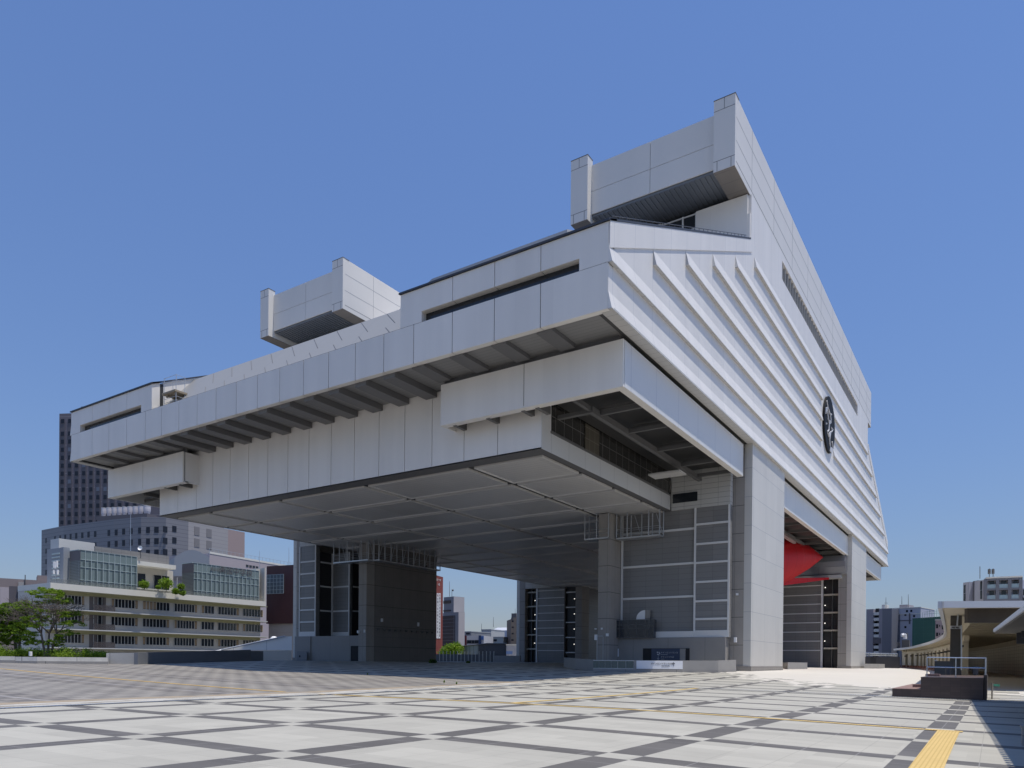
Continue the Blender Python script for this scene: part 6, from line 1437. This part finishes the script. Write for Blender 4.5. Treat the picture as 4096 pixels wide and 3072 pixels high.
g = MB(); g.box(47.5, 48.4, 3.0, 3.9, .0, .5); g.box(48, 49, 2.6, 3.3, .97, 1.1); g.build('step', M_ttop, t)
t = thing('platform_railing', 'two-rail metal handrail on top of the brown tiled platform', 'railing', (45, 1.7, .97)); g = MB()
for y in (3.02, 1.7, .37): g.tube((45, y, .95 if y > .4 else 1.1), (45, y, 2.02), .028, 8)
g.build('post', M_metal, t); g = MB()
for z in (2.02, 1.50): g.tube((45, 3.02, z), (45, .37, z-.03), .028, 8)
for k in range(6): g.tube((45+k*.5, .40, 1.1), (45+k*.5, .40, 2.0), .014, 5)
g.tube((45, .4, 2.0), (48, .4, 2.0), .02, 6); g.build('rail', M_sil, t)
t = thing('dark_plinth_block', 'dark square block standing behind the platform handrail', 'block', at(3767, 2680, 51)); a = at(3738, 2650, 51)[:2]; b = at(3812, 2650, 51)[:2]; g = MB(); q = [a, b, b*1.025, a*1.025]; z = zpx(3738, 2644, 51); g.loft([(*x, -.2) for x in q], [(*x, z) for x in q]); g.build('block', mat('dark_grey_block', (.07, .066, .062), .7, noise=.15), t)
g = MB(); a = at(3738, 2642, 50.9)[:2]; b = at(3748, 2642, 50.9)[:2]; q = [a, b, b*1.02, a*1.02]; g.loft([(*x, z) for x in q], [(*x, z+.05) for x in q]); g.build('pale_cap', M_edge, t)
for px, lab in ((3793, 'dark rounded bin in front of the dark block behind the railing'), (3902, 'smaller dark bin farther right behind the railing')):
    c = at(px, 2690, 49.5); g = MB(); r = .2; g.tube((c[0], c[1], .97), (c[0], c[1], 1.5), r*.8, 12, r); g.tube((c[0], c[1], 1.5), (c[0], c[1], 1.55), r*1.08, 12, r*.9); tag(g.build('bin', M_ink), lab, 'bin')
# small post with green tape, concrete end blocks
t = thing('taped_post', 'thin pale post with a scrap of green tape by the drain', 'post', (47, -.1, -.2)); c = ghit(3968, 2797); d_ = (c-EYE)@CF; g = MB(); g.tube((c[0], c[1], c[2]), (c[0], c[1], zpx(3966, 2731, d_)), .04, 6); g.build('post', mat('weathered_pale_post', (.42, .38, .32), .7), t); g = MB(); z = zpx(3966, 2740, d_)
for k in range(5): g.face([(c[0]+.02*k, c[1]-.05, z+.05*math.sin(k)), (c[0], c[1]-.05-.07*k, z-.08), (c[0]+.05, c[1]-.1-.06*k, z+.06)])
g.build('green_tape', mat('green_tape', (.05, .25, .17), .5), t)
g = MB(); c = ghit(3928, 2792); g.box(44.6, 48, .31, .455, -.5, 1.12); tag(g.build('stone_pier', M_tile), 'dark stone pier at the right end of the brown platform', 'pier')
# right canopy over an escalator: corrugated roof on dark trusses
t = thing('corrugated_canopy', 'corrugated white canopy on dark trusses entering from the right edge', 'canopy', (35, -4, 0)); g = MB(); x = 44.6; e0 = np.array([45.3, .0]); e1 = np.array([13.0, -1.5])
N = 90
for k in range(N):
    f0 = k/N; f1 = (k+.62)/N; a = e0+(e1-e0)*f0; b = e0+(e1-e0)*f1; a = a+np.array([0, .07]); b = b+np.array([0, .07])
    q = [a, b, b+np.array([0, -9.]), a+np.array([0, -9.])]; g.loft([(*p, 3.34) for p in q], [(*p, 3.50) for p in q])
q = [e0, e1, e1+np.array([0, -9.]), e0+np.array([0, -9.])]; g.loft([(*p, 3.26) for p in q], [(*p, 3.36) for p in q], 1); g.build('roof_sheet', [M_white2, mat('shaded_tan_soffit', (.10, .09, .075), .7, noise=.2)], t)  # tan soffit with the shade under the roof darkened into its colour
g = MB()
for f in np.linspace(.03, .97, 15):
    a = e0+(e1-e0)*f; g.box(a[0]-.08, a[0]+.08, a[1]-9, a[1]-.9, 2.95, 3.255)
g.box(13, 44.8, -2.4, -2.2, 2.6, 2.95); g.box(13, 44.8, -5.2, -5.0, 2.6, 2.95); g.box(44.3, 44.6, -9, -.9, 2.7, 3.25); g.build('truss', M_ink, t)
g = MB()
for x in (16, 25, 34, 43): g.box(x-.15, x+.15, -5.25, -4.95, -.4, 2.6)
g.build('post', M_steel, t)
c = ghit(4092, 2985); g = MB(); g.box(c[0], c[0]+.5, c[1]-1.2, c[1]+.02, c[2]-.05, c[2]+.42); g.box(c[0]-.03, c[0]+.53, c[1]-1.23, c[1]+.05, c[2]+.42, c[2]+.47); tag(g.build('stone_bench', M_para), 'end of a grey stone bench at the lower right edge', 'bench')
